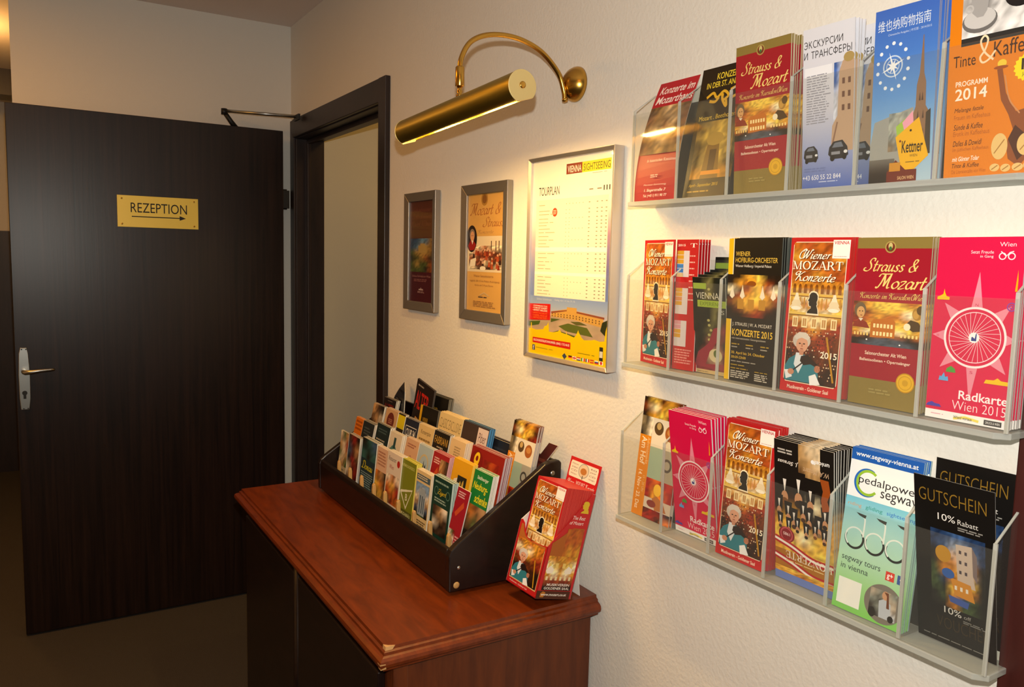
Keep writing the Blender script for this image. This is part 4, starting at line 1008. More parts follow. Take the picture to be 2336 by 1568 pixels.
    D['piber'] = lambda w, h: simple(w, h, '3E302E', [('r', .6, .02, .98, 1, 'DCC9C4'), ('t', 'Piber', .66, .08, .93, .2, '6A4A48'), ('e', .79, .245, .03, .016, '6A4A48'), ('t', 'Vienna', .65, .29, .94, .38, 'B08A88')], '4A8CC0')
    D['navy'] = lambda w, h: simple(w, h, '171A24', [('s', .1, .1, .9, .2, 2, '2A2E3A')])
    D['darkred'] = lambda w, h: simple(w, h, '4A1818', [('s', .1, .2, .9, .4, 3, '7A3A2A')])
    return D


# ================================================================== the setting
def struct(name, mb, m, label, cat, bevel=0.0):
    o = mb.build(name, m, None, bevel)
    return tag(o, label, cat, kind='structure')


DX0, DX1, DZT = -3.485, -2.489, 2.0          # doorway opening in the picture wall
W_ = MB()
W_.box(-2.489, 2.2, 0.0, 0.12, 0, 2.47); W_.box(-3.545, -2.489, 0.0, 0.12, 2.0, 2.47); W_.box(-3.545, -3.485, 0.0, 0.12, 0, 2.0)
struct('wall_right', W_, M['wall'], 'cream woodchip wall carrying the lamp, posters and leaflet racks', 'wall')
struct('wall_back', MB().box(-3.665, -3.545, -1.036, 0.12, 0, 2.47), M['wall'], 'cream wall stub behind the dark open door', 'wall')
struct('wall_passage', MB().box(-3.665, 2.2, 0.95, 1.05, 0, 2.47), M['wall_far'], 'beige wall seen through the open doorway', 'wall')
struct('wall_passage_end', MB().box(-3.765, -3.665, 0.12, 0.95, 0, 2.47), M['wall_far'], 'end wall of the passage beyond the doorway', 'wall')
struct('wall_front', MB().box(2.2, 2.3, -3.1, 1.05, 0, 2.47), M['frame_wood'], 'unseen wall behind the viewer, kept dark for the door reflection', 'wall')  # out of view; dark wood chosen so the door mirrors little light
struct('wall_left', MB().box(-6.3, 2.2, -3.2, -3.1, 0, 2.47), M['wall'], 'cream wall on the open side of the lobby', 'wall')
FW = MB(); FW.box(-6.3, -6.2, -3.1, 0.12, 1.6, 2.47); struct('wall_next_room', FW, M['wall'], 'warm lit wall of the next room at the far left edge', 'wall')
struct('trim_1', MB().box(-6.29, -6.17, -3.1, 0.12, 0, 1.6), M['frame_wood'], 'dark panelling of the next room at the far left edge', 'panelling')
struct('trim_4', MB().box(-5.5, -5.3, -3.1, -0.9, 2.33, 2.47), M['frame_wood'], 'dark ceiling beam of the next room', 'beam')
struct('floor', MB().box(-6.3, 2.3, -3.2, 1.05, -0.1, 0), M['floor'], 'dark grey carpeted floor', 'floor')
struct('ceiling', MB().box(-6.3, 2.3, -3.2, 1.05, 2.47, 2.57), M['ceiling'], 'pale plastered ceiling', 'ceiling')

# dark frame of the doorway: flat casing on the wall and a lining through its thickness
T = MB()
T.box(-3.530, -3.475, -0.010, 0.0, 0, 2.068); T.box(-2.497, -2.437, -0.018, 0.0, 0, 2.068); T.box(-3.475, -2.497, -0.016, 0.0, 1.992, 2.068)
T.box(-3.485, -3.473, 0.0, 0.125, 0, 2.0); T.box(-2.501, -2.489, 0.0, 0.125, 0, 2.0); T.box(-3.473, -2.501, 0.0, 0.125, 1.988, 2.0)
T.box(-3.473, -3.455, 0.045, 0.06, 0, 1.988); T.box(-2.519, -2.501, 0.045, 0.06, 0, 1.988); T.box(-3.455, -2.519, 0.045, 0.06, 1.97, 1.988)
struct('trim_2', T, M['frame_wood'], 'dark wooden frame around the open doorway', 'door frame', 0.002)
struct('trim_3', MB().box(-0.474, -0.35, -0.016, 0.0, 0, 2.1), M['edge_wood'], 'dark red brown wooden frame right of the racks', 'door frame', 0.002)

# ------------------------------------------------------------------ open door
door = empty('door_1', (-3.47, -0.062, 0.0)); tag(door, 'dark brown veneered door standing open against the back wall', 'door', kind='structure')
LX = 0.02                                     # the face turned to the room, in door coordinates
MB().box(-0.02, LX, -0.998, 0.0, 0.008, 2.012).build('door_leaf', M['door'], door, 0.002)
hp = MB()
prof = [(-0.985, 0.888), (-0.957, 0.888), (-0.952, 0.93), (-0.951, 1.02), (-0.955, 1.10), (-0.959, 1.122), (-0.981, 1.122), (-0.986, 1.10), (-0.989, 1.02), (-0.988, 0.93)]
hp.prism(prof, 'x', LX, LX + 0.008)
hpl = hp.build('handle_plate', M['steel'], door, 0.002)
lv = MB()
lv.tube([(LX + 0.006, -0.97, 1.034), (LX + 0.03, -0.97, 1.034), (LX + 0.046, -0.966, 1.034), (LX + 0.05, -0.95, 1.035), (LX + 0.05, -0.92, 1.039), (LX + 0.048, -0.885, 1.041), (LX + 0.046, -0.872, 1.041)],
        [0.011, 0.009, 0.009, 0.0085, 0.007, 0.006, 0.004], 14)
lv.build('lever', M['steel'], hpl)
kh = MB(); kh.tube([(LX + 0.006, -0.971, 0.952), (LX + 0.0095, -0.971, 0.952)], 0.0085, 20); kh.box(LX + 0.006, LX + 0.0092, -0.9755, -0.9665, 0.93, 0.95)
kh.build('keyhole', M['black'], hpl)
sc = MB()
for y_ in (-0.976, -0.962):
    for z_ in (1.116, 0.893): sc.tube([(LX + 0.006, y_, z_), (LX + 0.0092, y_, z_)], 0.0025, 10)
sc.build('screw', M['black'], hpl)
hg = MB(); hg.tube([(-0.01, 0.012, 1.685), (-0.01, 0.012, 1.77)], 0.011, 16); hg.box(-0.004, 0.004, 0.0, 0.03, 1.69, 1.765)
hg.build('hinge', M['black'], door)
hg2 = MB(); hg2.tube([(0.0, 0.012, 0.235), (0.0, 0.012, 0.32)], 0.011, 16); hg2.box(-0.004, 0.004, 0.0, 0.03, 0.24, 0.315)
hg2.build('hinge', M['black'], door)
ca = MB(); ca.tube([(0.0, -0.19, 2.008), (0.006, -0.21, 2.03), (0.012, -0.238, 2.066)], [0.011, 0.010, 0.009], 12); ca.tube([(0.012, -0.238, 2.055), (0.012, -0.238, 2.078)], 0.012, 16)
cl = ca.build('closer_arm', M['black'], door)
cr_ = MB(); cr_.prism([(-0.006, -0.004), (0.006, -0.004), (0.006, 0.004), (-0.006, 0.004)], 'x', 0, 1)
rod = MB(); rod.tube([(0.012, -0.238, 2.07), (0.119, 0.036, 2.062)], 0.0065, 12); rod.build('closer_rod', M['steel'], cl)
br_ = MB(); br_.box(0.095, 0.16, 0.024, 0.032, 2.045, 2.068); br_.build('closer_bracket', M['black'], door)

# sign on the door
sg = empty('door_sign', (-3.4475, -0.5565, 1.583)); tag(sg, 'yellow brass plate reading REZEPTION with an arrow, on the dark door', 'sign')
MB().box(-0.0022, 0.0, -0.148, 0.148, 0, 0.122).build('plate', M['sign'], sg, 0.0006)
sa = Art(0.296, 0.122)
sa.T('REZEPTION', .16, .22, .855, .53, '16120C'); sa.line([(.17, .66), (.77, .66)], .0125, '16120C'); sa.poly([(.76, .735), (.84, .66), (.76, .585)], '16120C')
so = bpy.data.objects.new('lettering', sa.mesh('lettering', body=False)); COL.objects.link(so); so.parent = sg
so.location = (0.0002, -0.148, 0); so.rotation_euler = (0, 0, R(90))
so.data.materials.clear(); so.data.materials.append(M['ink'])
for y_ in (-0.132, 0.132):
    for z_ in (0.012, 0.11): MB().lathe((-0.0005, y_, z_), (1, 0, 0), [(0.0035, 0), (0.0033, 0.0015), (0.001, 0.002)], 12).build('screw', M['brass'], sg)

# ================================================================== brass picture lamp
lamp = empty('picture_lamp', (-1.42, 0.0, 1.867)); tag(lamp, 'brass picture lamp with a curved arm above the framed tour plan', 'lamp')
LO = Vector((-1.42, 0.0, 1.867))
def L_(p): return Vector(p) - LO
mt = MB(); mt.lathe((0, 0, 0), (0, -1, 0), [(0.037, 0), (0.037, 0.004), (0.0355, 0.009), (0.030, 0.018), (0.021, 0.026), (0.012, 0.031), (0.0, 0.032)], 40)
wm = mt.build('wall_mount', M['brass'], lamp)
arm_pts = crom([Vector(p) for p in [(-1.42, -0.030, 1.832), (-1.42, -0.034, 1.853), (-1.42, -0.050, 1.886), (-1.42, -0.095, 1.922), (-1.42, -0.155, 1.9385), (-1.42, -0.215, 1.935), (-1.42, -0.258, 1.915), (-1.42, -0.279, 1.880), (-1.42, -0.2815, 1.85)]], 6)
am = MB(); am.tube([L_(p) for p in arm_pts], 0.0052, 14); am.lathe(L_((-1.42, -0.0295, 1.826)), (0, 0, 1), [(0.0, 0), (0.006, 0.002), (0.0065, 0.006), (0.0055, 0.01)], 14)
am.build('arm', M['brass'], lamp)
co = MB(); co.lathe(L_((-1.42, -0.2815, 1.826)), (0, 0, 1), [(0.0085, 0), (0.009, 0.001), (0.009, 0.036), (0.0075, 0.038)], 20)
co.lathe(L_((-1.42, -0.2815, 1.806)), (0, 0, 1), [(0.007, 0), (0.007, 0.004), (0.004, 0.006), (0.006, 0.010), (0.004, 0.014), (0.006, 0.021)], 18)
co.build('swivel_joint', M['brass'], lamp)
SX0, SX1, SY, SR = -1.676, -1.192, -0.28, 0.0275
def sz(x): return 1.7885 + (x + 1.192) * 0.04
sh = MB(); NSEG = 44; A0, A1 = 56.0, 338.0
XS = [SX0 + (SX1 - SX0) * i / 12 for i in range(13)]
vs = []; fs = []
for x in XS:
    for rr in (SR, SR - 0.0012):
        for k in range(NSEG + 1):
            a_ = R(A0 + (A1 - A0) * k / NSEG)
            vs.append(L_((x, SY + rr * math.sin(a_), sz(x) - rr * math.cos(a_))))
NN = NSEG + 1
for i in range(12):
    b0, b1 = i * 2 * NN, (i + 1) * 2 * NN
    for k in range(NSEG):
        fs.append((b0 + k, b1 + k, b1 + k + 1, b0 + k + 1)); fs.append((b0 + NN + k, b0 + NN + k + 1, b1 + NN + k + 1, b1 + NN + k))
    fs.append((b0, b0 + NN, b1 + NN, b1)); fs.append((b0 + NSEG, b1 + NSEG, b1 + NN + NSEG, b0 + NN + NSEG))
sh.add(vs, fs, 0, True)
shade = sh.build('shade', M['brass_tube'], lamp)
for x, s_ in ((SX1, 1), (SX0, -1)):
    cp = MB()
    pr = [(SY + (SR + 0.0008) * math.sin(R(A0 - 6 + (A1 - A0 + 12) * k / 40)), sz(x) - (SR + 0.0008) * math.cos(R(A0 - 6 + (A1 - A0 + 12) * k / 40))) for k in range(41)]
    cp.prism([(p[0] - LO.y, p[1] - LO.z) for p in pr], 'x', x - LO.x, x - LO.x + s_ * 0.002)
    cap = cp.build('end_cap', M['brass_cap'], lamp, 0.0006)
    ss = MB(); c0 = L_((x + s_ * 0.002, SY, sz(x) + 0.002))
    ss.lathe(c0, (s_, 0, 0), [(0.006, 0), (0.006, 0.0012), (0.004, 0.002)], 20); ss.box(c0.x + (0.0018 if s_ > 0 else -0.0024), c0.x + (0.0024 if s_ > 0 else -0.0018), c0.y - 0.0007, c0.y + 0.0007, c0.z - 0.005, c0.z + 0.005)
    ss.build('screw', M['brass'], cap)
for xa, xb, sock in ((-1.60, -1.49, -1.655), (-1.385, -1.275, -1.215)):
    bp = MB(); n_ = 10
    pts = [Vector((xa + (xb - xa) * i / n_, SY + 0.002, sz(xa + (xb - xa) * i / n_) - 0.003)) for i in range(n_ + 1)]
    rr = [0.004 + 0.0075 * min(1, math.sin(math.pi * min(max(i / n_, 0.02), 0.98)) * 2.2) for i in range(n_ + 1)]
    bp.tube([L_(p) for p in pts], rr, 16); bulb = bp.build('bulb', M['bulb'], lamp)
    near = xa if abs(sock - xa) < abs(sock - xb) else xb
    sk = MB(); sk.tube([L_((sock, SY + 0.002, sz(sock) - 0.002)), L_((near, SY + 0.002, sz(near) - 0.002))], 0.009, 16); sk.build('bulb_socket', M['glass_white'], lamp)

# ================================================================== framed posters
def poster(name, x0, x1, z0, z1, d, fw_, art, label, fmat):
    p = empty(name, ((x0 + x1) / 2, 0, z0)); tag(p, label, 'framed poster', 'framed posters on the wall')
    w, h = x1 - x0, z1 - z0; hw = w / 2
    bars = MB()
    # mitred frame of four mouldings with a stepped inner lip
    def bar(a, b_, c, d_):
        # a,b outer corners, c,d inner corners (x,z)
        vs = [(a[0], -0.001, a[1]), (b_[0], -0.001, b_[1]), (c[0], -0.001, c[1]), (d_[0], -0.001, d_[1]),
              (a[0], -d, a[1]), (b_[0], -d, b_[1]), (c[0], -d + 0.004, c[1]), (d_[0], -d + 0.004, d_[1])]
        bars.add(vs, [(0, 1, 2, 3), (7, 6, 5, 4), (0, 4, 5, 1), (1, 5, 6, 2), (2, 6, 7, 3), (3, 7, 4, 0)])
    o = [(-hw, 0), (hw, 0), (hw, h), (-hw, h)]; i_ = [(-hw + fw_, fw_), (hw - fw_, fw_), (hw - fw_, h - fw_), (-hw + fw_, h - fw_)]
    for k in range(4): bar(o[k], o[(k + 1) % 4], i_[(k + 1) % 4], i_[k])
    bars.build('frame', fmat, p, 0.0012)
    me = art(w - 2 * fw_ + 0.004, h - 2 * fw_ + 0.004).mesh('print')
    q = bpy.data.objects.new('print', me); COL.objects.link(q); q.parent = p; q.location = (-hw + fw_ - 0.002, -d + 0.010, fw_ - 0.002)
    g = MB(); g.box(-hw + fw_ - 0.002, hw - fw_ + 0.002, -d + 0.0065, -d + 0.0075, fw_ - 0.002, h - fw_ + 0.002); g.build('glazing', M['glazing'], p)
    return p


def art_p1(w, h):
    a = Art(w, h, '4A1A20'); a.rect(0, 0, 1, 1, '4C1822'); a.up()
    a.vgrad(0, 0, 1, .38, ['5C3024', '5A2620', '4C1822'], 8); a.up()
    for k, y in enumerate((.06, .13, .2)): a.T(('Schönbrunner', 'Schlosskonzerte', 'Konzert & Dinner')[k], .1, y, .9, y + .05, '7A4434', 'script')
    a.photo(.04, .37, .96, .7, ['nnsst', 'nsyyt', 'gyyyt', 'kgyok', 'gyggo', 'gggko'], {'n': '2E4A70', 's': '5C86A8', 'y': 'A88A4A', 't': '8A6A3A', 'g': '4C5A2A', 'k': '2A2A22', 'o': '8A4A24'}, 16, 20, .2, 6); a.up()
    a.rect(.38, .44, .72, .51, 'B89A58'); a.rect(.46, .42, .64, .44, 'B89A58')
    a.T('Schloss Schönbrunn Wien', .12, .73, .88, .75, 'A87A78'); a.small(.2, .77, .8, .8, 2, '8A5A5A')
    a.poly([(.4, .88), (.42, .865), (.48, .865), (.5, .85), (.52, .865), (.58, .865), (.6, .88)], 'B8A0A0'); a.small(.36, .89, .64, .91, 2, 'A88A8C')
    return a


def art_p2(w, h):
    a = Art(w, h, 'D9A860'); a.rect(0, 0, 1, 1, 'D8A75C'); a.up()
    a.ell(.46, .05, .09, None, 'B08038'); a.up(); a.ell(.46, .05, .06, None, '8A5A2A'); a.up()
    a.T('Mozart &', .06, .08, .9, .185, 'B0703A', 'script'); a.T('Strauss', .42, .2, 1.0, .285, 'B0703A', 'script'); a.T('Konzerte', .3, .305, .72, .34, 'B88A54', 'script')
    a.rect(0, .36, 1, .66, 'E4D2B4'); a.up()
    a.photo(.06, .44, .94, .64, ['wwtww', 'wrkrk', 'tkrkr', 'krwkk', 'wkkkw'], {'w': 'E4D2B4', 't': 'B4704A', 'r': 'A84A2C', 'k': '4A2E22'}, 18, 14, .3, 4); a.up()
    g = random.Random(2)
    for k in range(22):
        x, y = g.uniform(.12, .9), g.uniform(.44, .6)
        a.ell(x, y, .025, .01, 'D8A88A', 10); a.poly([(x - .035, y + .05), (x + .035, y + .05), (x + .02, y + .01), (x - .02, y + .01)], g.choice(['8E2E1C', '3A2420', 'B4502C', '6A3A28']))
    for x in (.66, .78, .86): a.rect(x, .4, x + .02, .48, '5A3420')
    a.poly([(.1, .56), (.26, .54), (.24, .61), (.08, .62)], 'F0E6D4'); a.ell(.45, .63, .08, .018, 'EFE4D0')
    a.ell(.13, .38, .145, .115, '241614', 40); a.up(); a.poly([(.03, .44), (.1, .39), (.17, .39), (.25, .43), (.2, .475), (.08, .48)], '9A1E1C'); a.ell(.14, .345, .075, .05, '8A7A6A', 20); a.up(); a.ell(.145, .36, .055, .044, 'D89C74', 20); a.poly([(.12, .395), (.18, .395), (.15, .43)], 'E8E0D4'); a.up()
    for x in (.13, .165): a.ell(x, .353, .008, .005, '3A2014', 8)
    a.T('Wiener Saisonkonzerte', .2, .685, .74, .705, '9A6A3A'); a.T('täglich 20:15 im Palais Auersperg', .1, .73, .9, .75, '9A6A3A'); a.T('Karten ab € 39 pro Person', .24, .765, .74, .785, '9A6A3A')
    a.poly([(.36, .86), (.5, .83), (.64, .86), (.6, .862), (.5, .84), (.4, .862)], 'C8B08A'); a.small(.34, .87, .66, .885, 1, '4A3A38'); a.small(.2, .91, .84, .965, 4, 'A87A48')
    return a


def art_p3(w, h):
    a = Art(w, h, 'E8E4DA'); a.rect(0, 0, 1, 1, 'F2EEE4'); a.up()
    a.rect(.44, .035, .63, .085, '8A3418'); a.rect(.63, .035, .955, .085, 'E8DC2A'); a.up(); a.T('VIENNA', .455, .045, .62, .078, 'F6EEE0', 'b'); a.T('SIGHTSEEING', .645, .045, .945, .078, '5A5014'); a.small(.75, .092, .94, .097, 1, 'B8B0A0')
    a.T('TOURPLAN', .09, .135, .36, .178, '2E2416')
    for x in (.72, .81): a.small(x, .165, x + .05, .175, 1, '8A7A60')
    for x in (.88, .91, .94): a.rect(x, .155, x + .012, .178, '3A3428')
    # blended side columns of the sheet
    a.vgrad(0, .27, .06, .72, ['F2EEE4', 'B8A8B8', '8088BC', '6A84C0'], 18); a.vgrad(.94, .21, 1, .72, ['F2EEE4', 'A884A0', '6C6CA8', '6A84C0'], 18); a.rect(.06, .7, .94, .8, '7C94C8')
    a.vgrad(0, .69, 1, .79, ['7C94C8', '96A8CC', 'C0B4B8'], 8); a.up()
    a.rect(.06, .2, .94, .692, 'F0E6D2'); a.up()
    a.rect(.06, .44, .94, .462, 'FAF6EC'); a.rect(.06, .565, .94, .58, 'FAF6EC'); a.up()
    a.ell(.31, .265, .032, None, 'B4441E'); a.up(); a.small(.29, .255, .335, .278, 3, 'F0D8C8', .4)
    rows = [.225, .255, .272, .295, .313, .328, .346, .364, .384, .402, .42, .436, .47, .492, .512, .53, .548, .59, .608, .625, .643, .66, .677]
    for i, y in enumerate(rows):
        a.small(.1, y, .1 + .12 + .14 * ((i * 7) % 5) / 5, y + .004, 1, 'B4A484', .9); a.L -= .25
        for k in range(6 if i % 3 == 0 else 2): a.rect(.45 + k * .04, y, .458 + k * .04, y + .004, 'A89878', 0)
        for x in (.72, .81, .86, .91): a.rect(x, y, x + .018, y + .004, '8A7E66', 0)
    a.T('Schloss Schönbrunn', .1, .7, .3, .712, 'C8CCD8'); a.T('Gültig von 1.4. bis 31.10.', .34, .7, .6, .712, 'C8CCD8')
    # palace and gardens
    a.photo(0, .785, 1, .9, ['tgtttt', 'ggttgg', 'tttttt', 'tttgtt'], {'t': 'B49A82', 'g': 'A8947A'}, 14, 8, .06, 2); a.up()
    a.poly([(.3, .765), (.5, .745), (.5, .735), (.62, .735), (.62, .75), (.93, .765), (.93, .815), (.62, .795), (.3, .79)], 'C89A4C'); a.poly([(.3, .765), (.5, .75), (.5, .755), (.3, .775)], '8A4A34'); a.poly([(.62, .752), (.94, .765), (.94, .775), (.62, .76)], '8A4A34'); a.up()
    for k in range(16):
        x = .31 + k * .038
        for r_ in (.772, .783): a.rect(x, r_ + .004 * max(0, k - 7) / 3, x + .012, r_ + .006 + .004 * max(0, k - 7) / 3, '6A4A2A')
    a.poly([(.9, .83), (.92, .79), (1, .77), (1, .87), (.95, .85)], '2A3018'); a.poly([(.3, .8), (.42, .8), (.3, .82)], '4A5A24'); a.poly([(.4, .835), (.52, .815), (.75, .825), (.82, .865), (.5, .855)], '5A6426'); a.poly([(.55, .805), (.66, .8), (.75, .812), (.62, .818)], '5C5A2A')
    a.poly([(0, .83), (.16, .82), (.14, .84), (0, .855)], '4A5E20'); a.poly([(.3, .875), (.4, .858), (.65, .875), (.8, .895), (.3, .9)], '4A5A22'); a.up()
    sky = [(0, 1), (0, .865), (.03, .865), (.03, .835), (.04, .835), (.045, .865), (.1, .87), (.2, .862), (.22, .845), (.25, .84), (.27, .82), (.28, .87), (.34, .87), (.4, .862), (.42, .85), (.44, .865), (.5, .87), (.505, .85), (.512, .87), (.6, .88), (.62, .87), (.65, .84), (.655, .85), (.69, .875), (.72, .885), (.8, .88), (.84, .875), (.9, .88), (.95, .875), (.96, .83), (.975, .8), (.985, .83), (1, .87), (1, 1)]
    a.poly(sky, 'E8C400'); a.poly([(0, .735), (.29, .728), (.29, .81), (0, .822)], 'C81A12'); a.up()
    for k in range(3): a.T(('• SCHÖNBRUNN TOUR', '• KOMBI MIT KONZERT', '• EINTRITT INKLUSIVE')[k], .05, .738 + k * .012, .25, .747 + k * .012, 'F4E4D8', 'b')
    for k in range(3): a.T(('• JEDEN TAG AB 9:45', '• HOTEL PICK UP', '• SKIP THE LINE TICKET')[k], .05, .777 + k * .012, .25, .786 + k * .012, 'E87A2A')
    a.poly([(.06, .91), (.56, .908), (.56, .942), (.06, .938)], 'C81A12'); a.up(); a.T('BUCHUNGSTELEFONNUMMER: (0043) 1 712 46 83', .075, .917, .545, .933, 'F6E8DC', 'b')
    a.rect(.06, .95, .095, .978, '3A3A70'); a.up(); a.T('f', .07, .953, .085, .976, 'FFFFFF', 'b'); a.small(.11, .96, .34, .966, 1, 'A08A10'); a.small(.65, .95, .88, .956, 1, '8A7A10')
    a.poly([(.46, .98), (.49, .965), (.52, .98), (.49, .997)][::-1], '3A465A'); a.rect(.9, .905, .94, .97, '2A2A22'); a.up(); a.rect(.903, .925, .937, .955, 'D8D4C8')
    F_ = [('15130F', 'C82020', 'E8B820'), ('E4E0E0', 'C8242C', 'E4E0E0'), ('C83A3A', 'E4E0E0', '3A4A80'), ('2E8A3E', 'F0ECE4', 'C8282C'), ('2A3A80', 'F0ECE4', 'C8282C'), ('C82824', 'E8B820', 'C82824'), ('F0ECE4', '2A4A9A', 'C82824'), ('F2EEE8', 'F2EEE8', 'F2EEE8')]
    for k, c in enumerate(F_):
        x = .54 + k * .052
        for q in range(3):
            if k in (3, 4): a.rect(x + q * .014, .972, x + (q + 1) * .014, .988, c[q])
            else: a.rect(x, .972 + q * .0055, x + .042, .9775 + q * .0055, c[q])
    a.up(); a.ell(.925, .98, .012, None, 'C82824', 14); a.rect(.61, .972, .616, .988, 'C8242C')
    return a


poster('poster', -2.282, -2.064, 1.333, 1.684, 0.018, 0.026, art_p1, 'smallest framed poster, dark red with a palace picture, beside the doorway', M['alu_dark'])
poster('poster', -1.908, -1.668, 1.330, 1.684, 0.018, 0.026, art_p2, 'framed golden concert poster with an oval portrait, middle of the three', M['alu_dark'])
poster('poster', -1.563, -1.249, 1.268, 1.721, 0.027, 0.009, art_p3, 'largest framed poster, a brightly lit tour timetable with yellow foot', M['alu'])

# ================================================================== sideboard
cab = empty('sideboard', (-1.84, -0.24, 0)); tag(cab, 'reddish brown wooden sideboard against the wall under the posters', 'sideboard')
CO = Vector((-1.84, -0.24, 0))
def cb(x0, x1, y0, y1, z0, z1, mb=None):
    mb = mb or MB(); return mb.box(x0 - CO.x, x1 - CO.x, y0 - CO.y, y1 - CO.y, z0, z1)
TX0, TX1, TY0, TY1 = -2.405, -1.284, -0.484, -0.004
# moulded edge: outline offsets outward with height
prof = [(0.0, 0.785), (0.001, 0.779), (0.006, 0.777), (0.0065, 0.772), (0.012, 0.770), (0.017, 0.766), (0.0185, 0.760), (0.017, 0.754), (0.012, 0.750), (0.009, 0.749), (0.008, 0.744), (0.002, 0.741), (-0.004, 0.741)]
tm = MB(); vs = []; fs = []
for o_, z in prof:
    vs += [(TX0 - o_ - CO.x, TY0 - o_ - CO.y, z), (TX1 + o_ - CO.x, TY0 - o_ - CO.y, z), (TX1 + o_ - CO.x, TY1 - CO.y, z), (TX0 - o_ - CO.x, TY1 - CO.y, z)]
for i in range(len(prof) - 1):
    for k in range(4): fs.append((i * 4 + k, i * 4 + (k + 1) % 4, (i + 1) * 4 + (k + 1) % 4, (i + 1) * 4 + k))
fs.append((0, 1, 2, 3)); e_ = (len(prof) - 1) * 4; fs.append((e_ + 3, e_ + 2, e_ + 1, e_))
tm.add(vs, fs); tm.build('worktop', M['table'], cab)
chip = MB(); chip.add([(TX1 - CO.x + a, TY0 - CO.y + b_, z) for a, b_, z in [(-.012, -.0008, .7853), (.0008, -.0008, .7853), (.0008, .018, .7853), (-.004, .006, .7856), (-.010, -.002, .7785), (.002, -.002, .778), (.002, .012, .7785)]],
                      [(0, 1, 2, 3), (4, 5, 1, 0), (5, 6, 2, 1)]); chip.build('chipped_corner', M['table_raw'], cab)
chip2 = MB(); chip2.add([(TX1 - CO.x + a, TY0 - CO.y + b_, z) for a, b_, z in [(.006, -.0188, .764), (.0188, -.0188, .764), (.0188, -.008, .763), (.004, -.016, .751), (.0165, -.0168, .7515), (.0168, -.006, .752)]], [(0, 3, 4, 1), (1, 4, 5, 2)]); chip2.build('chipped_corner', M['table_raw'], cab)
bx0, bx1, by0, by1 = -2.385, -1.297, -0.466, -0.006
cb(bx0, bx1, by0, by1, 0.06, 0.742).build('carcass', M['table_side'], cab, 0.002)
cb(bx0 + .02, bx1 - .02, by0 + .03, by1, 0.0, 0.06).build('plinth', M['stand'], cab)
ep = MB(); cb(bx1 - 0.001, bx1 + 0.006, by0, by0 + 0.03, 0.06, 0.742, ep); ep.build('corner_post', M['table_side'], cab, 0.0015)
for xa, xb in ((bx0 + 0.02, -1.872), (-1.838, bx1 - 0.03)):
    dr = cb(xa, xb, by0 - 0.016, by0, 0.09, 0.715).build('door', M['stand'], cab, 0.003)
    kx = xb - 0.03 if xb < -1.85 else xa + 0.03
    kn = MB(); kn.lathe((kx - CO.x, by0 - 0.016 - CO.y, 0.33), (0, -1, 0), [(0.006, 0), (0.006, 0.008), (0.012, 0.014), (0.012, 0.02), (0.006, 0.024)], 18); kn.build('knob', M['brass'], dr)
st_ = MB(); st_.tube([(-1.855 - CO.x, by0 - 0.008 - CO.y, 0.07), (-1.855 - CO.x, by0 - 0.008 - CO.y, 0.735)], 0.012, 14); st_.build('centre_moulding', M['stand'], cab)

# ================================================================== leaflets: placing
LEAF_N = 0


def leaf(me, B, yaw=0.0, lean=0.0, roll=0.0, label='', cat='leaflet', group=None, name='leaflet'):
    """lean > 0 tips the top back towards the wall; roll > 0 tips it to the right; B is the lower left front corner"""
    o = bpy.data.objects.new(name, me); COL.objects.link(o)
    o.matrix_world = Matrix.Translation(Vector(B)) @ Matrix.Rotation(yaw, 4, 'Z') @ Matrix.Rotation(-lean, 4, 'X') @ Matrix.Rotation(roll, 4, 'Y')
    tag(o, label, cat, group)
    return o


def stack(me, B, n, gap=0.0033, lean=0.0, roll=0.0, label='', behind='', group=None, jitter=0.002, yaw=0.0, sticker=None, dz=0.0, lean_end=None, dx=0.0):
    """front leaflet plus n more behind it, each an object of its own"""
    front = leaf(me, B, yaw, lean, roll, label, group=group)
    if sticker:
        s_ = bpy.data.objects.new('sticker', sticker); COL.objects.link(s_); s_.parent = front; s_.location = (me['w'] * 0.715, -0.0009, me['h'] * 0.872); s_['label'] = 'white square sticker'
    for i in range(1, n + 1):
        c = copy_tree(front)
        k = i / max(n, 1)
        ln = lean if lean_end is None else lean + (lean_end - lean) * k
        p = Vector(B) + Vector((rnd.uniform(-jitter, jitter) + dx * k, gap * i, dz * k + (abs(rnd.uniform(0, jitter)) if jitter else 0)))
        c.matrix_world = Matrix.Translation(p) @ Matrix.Rotation(yaw, 4, 'Z') @ Matrix.Rotation(-ln, 4, 'X') @ Matrix.Rotation(roll, 4, 'Y')
        c['label'] = behind
    return front


def mk(a, name='leaflet', **kw):
    me = a.mesh(name, **kw); me['w'] = a.w; me['h'] = a.h
    return me


# ================================================================== clear racks on the wall
RX0, RX1 = -1.1535, -0.466
DIVX = [-1.1525, -1.036, -0.920, -0.8025, -0.690, -0.5775, -0.4675]


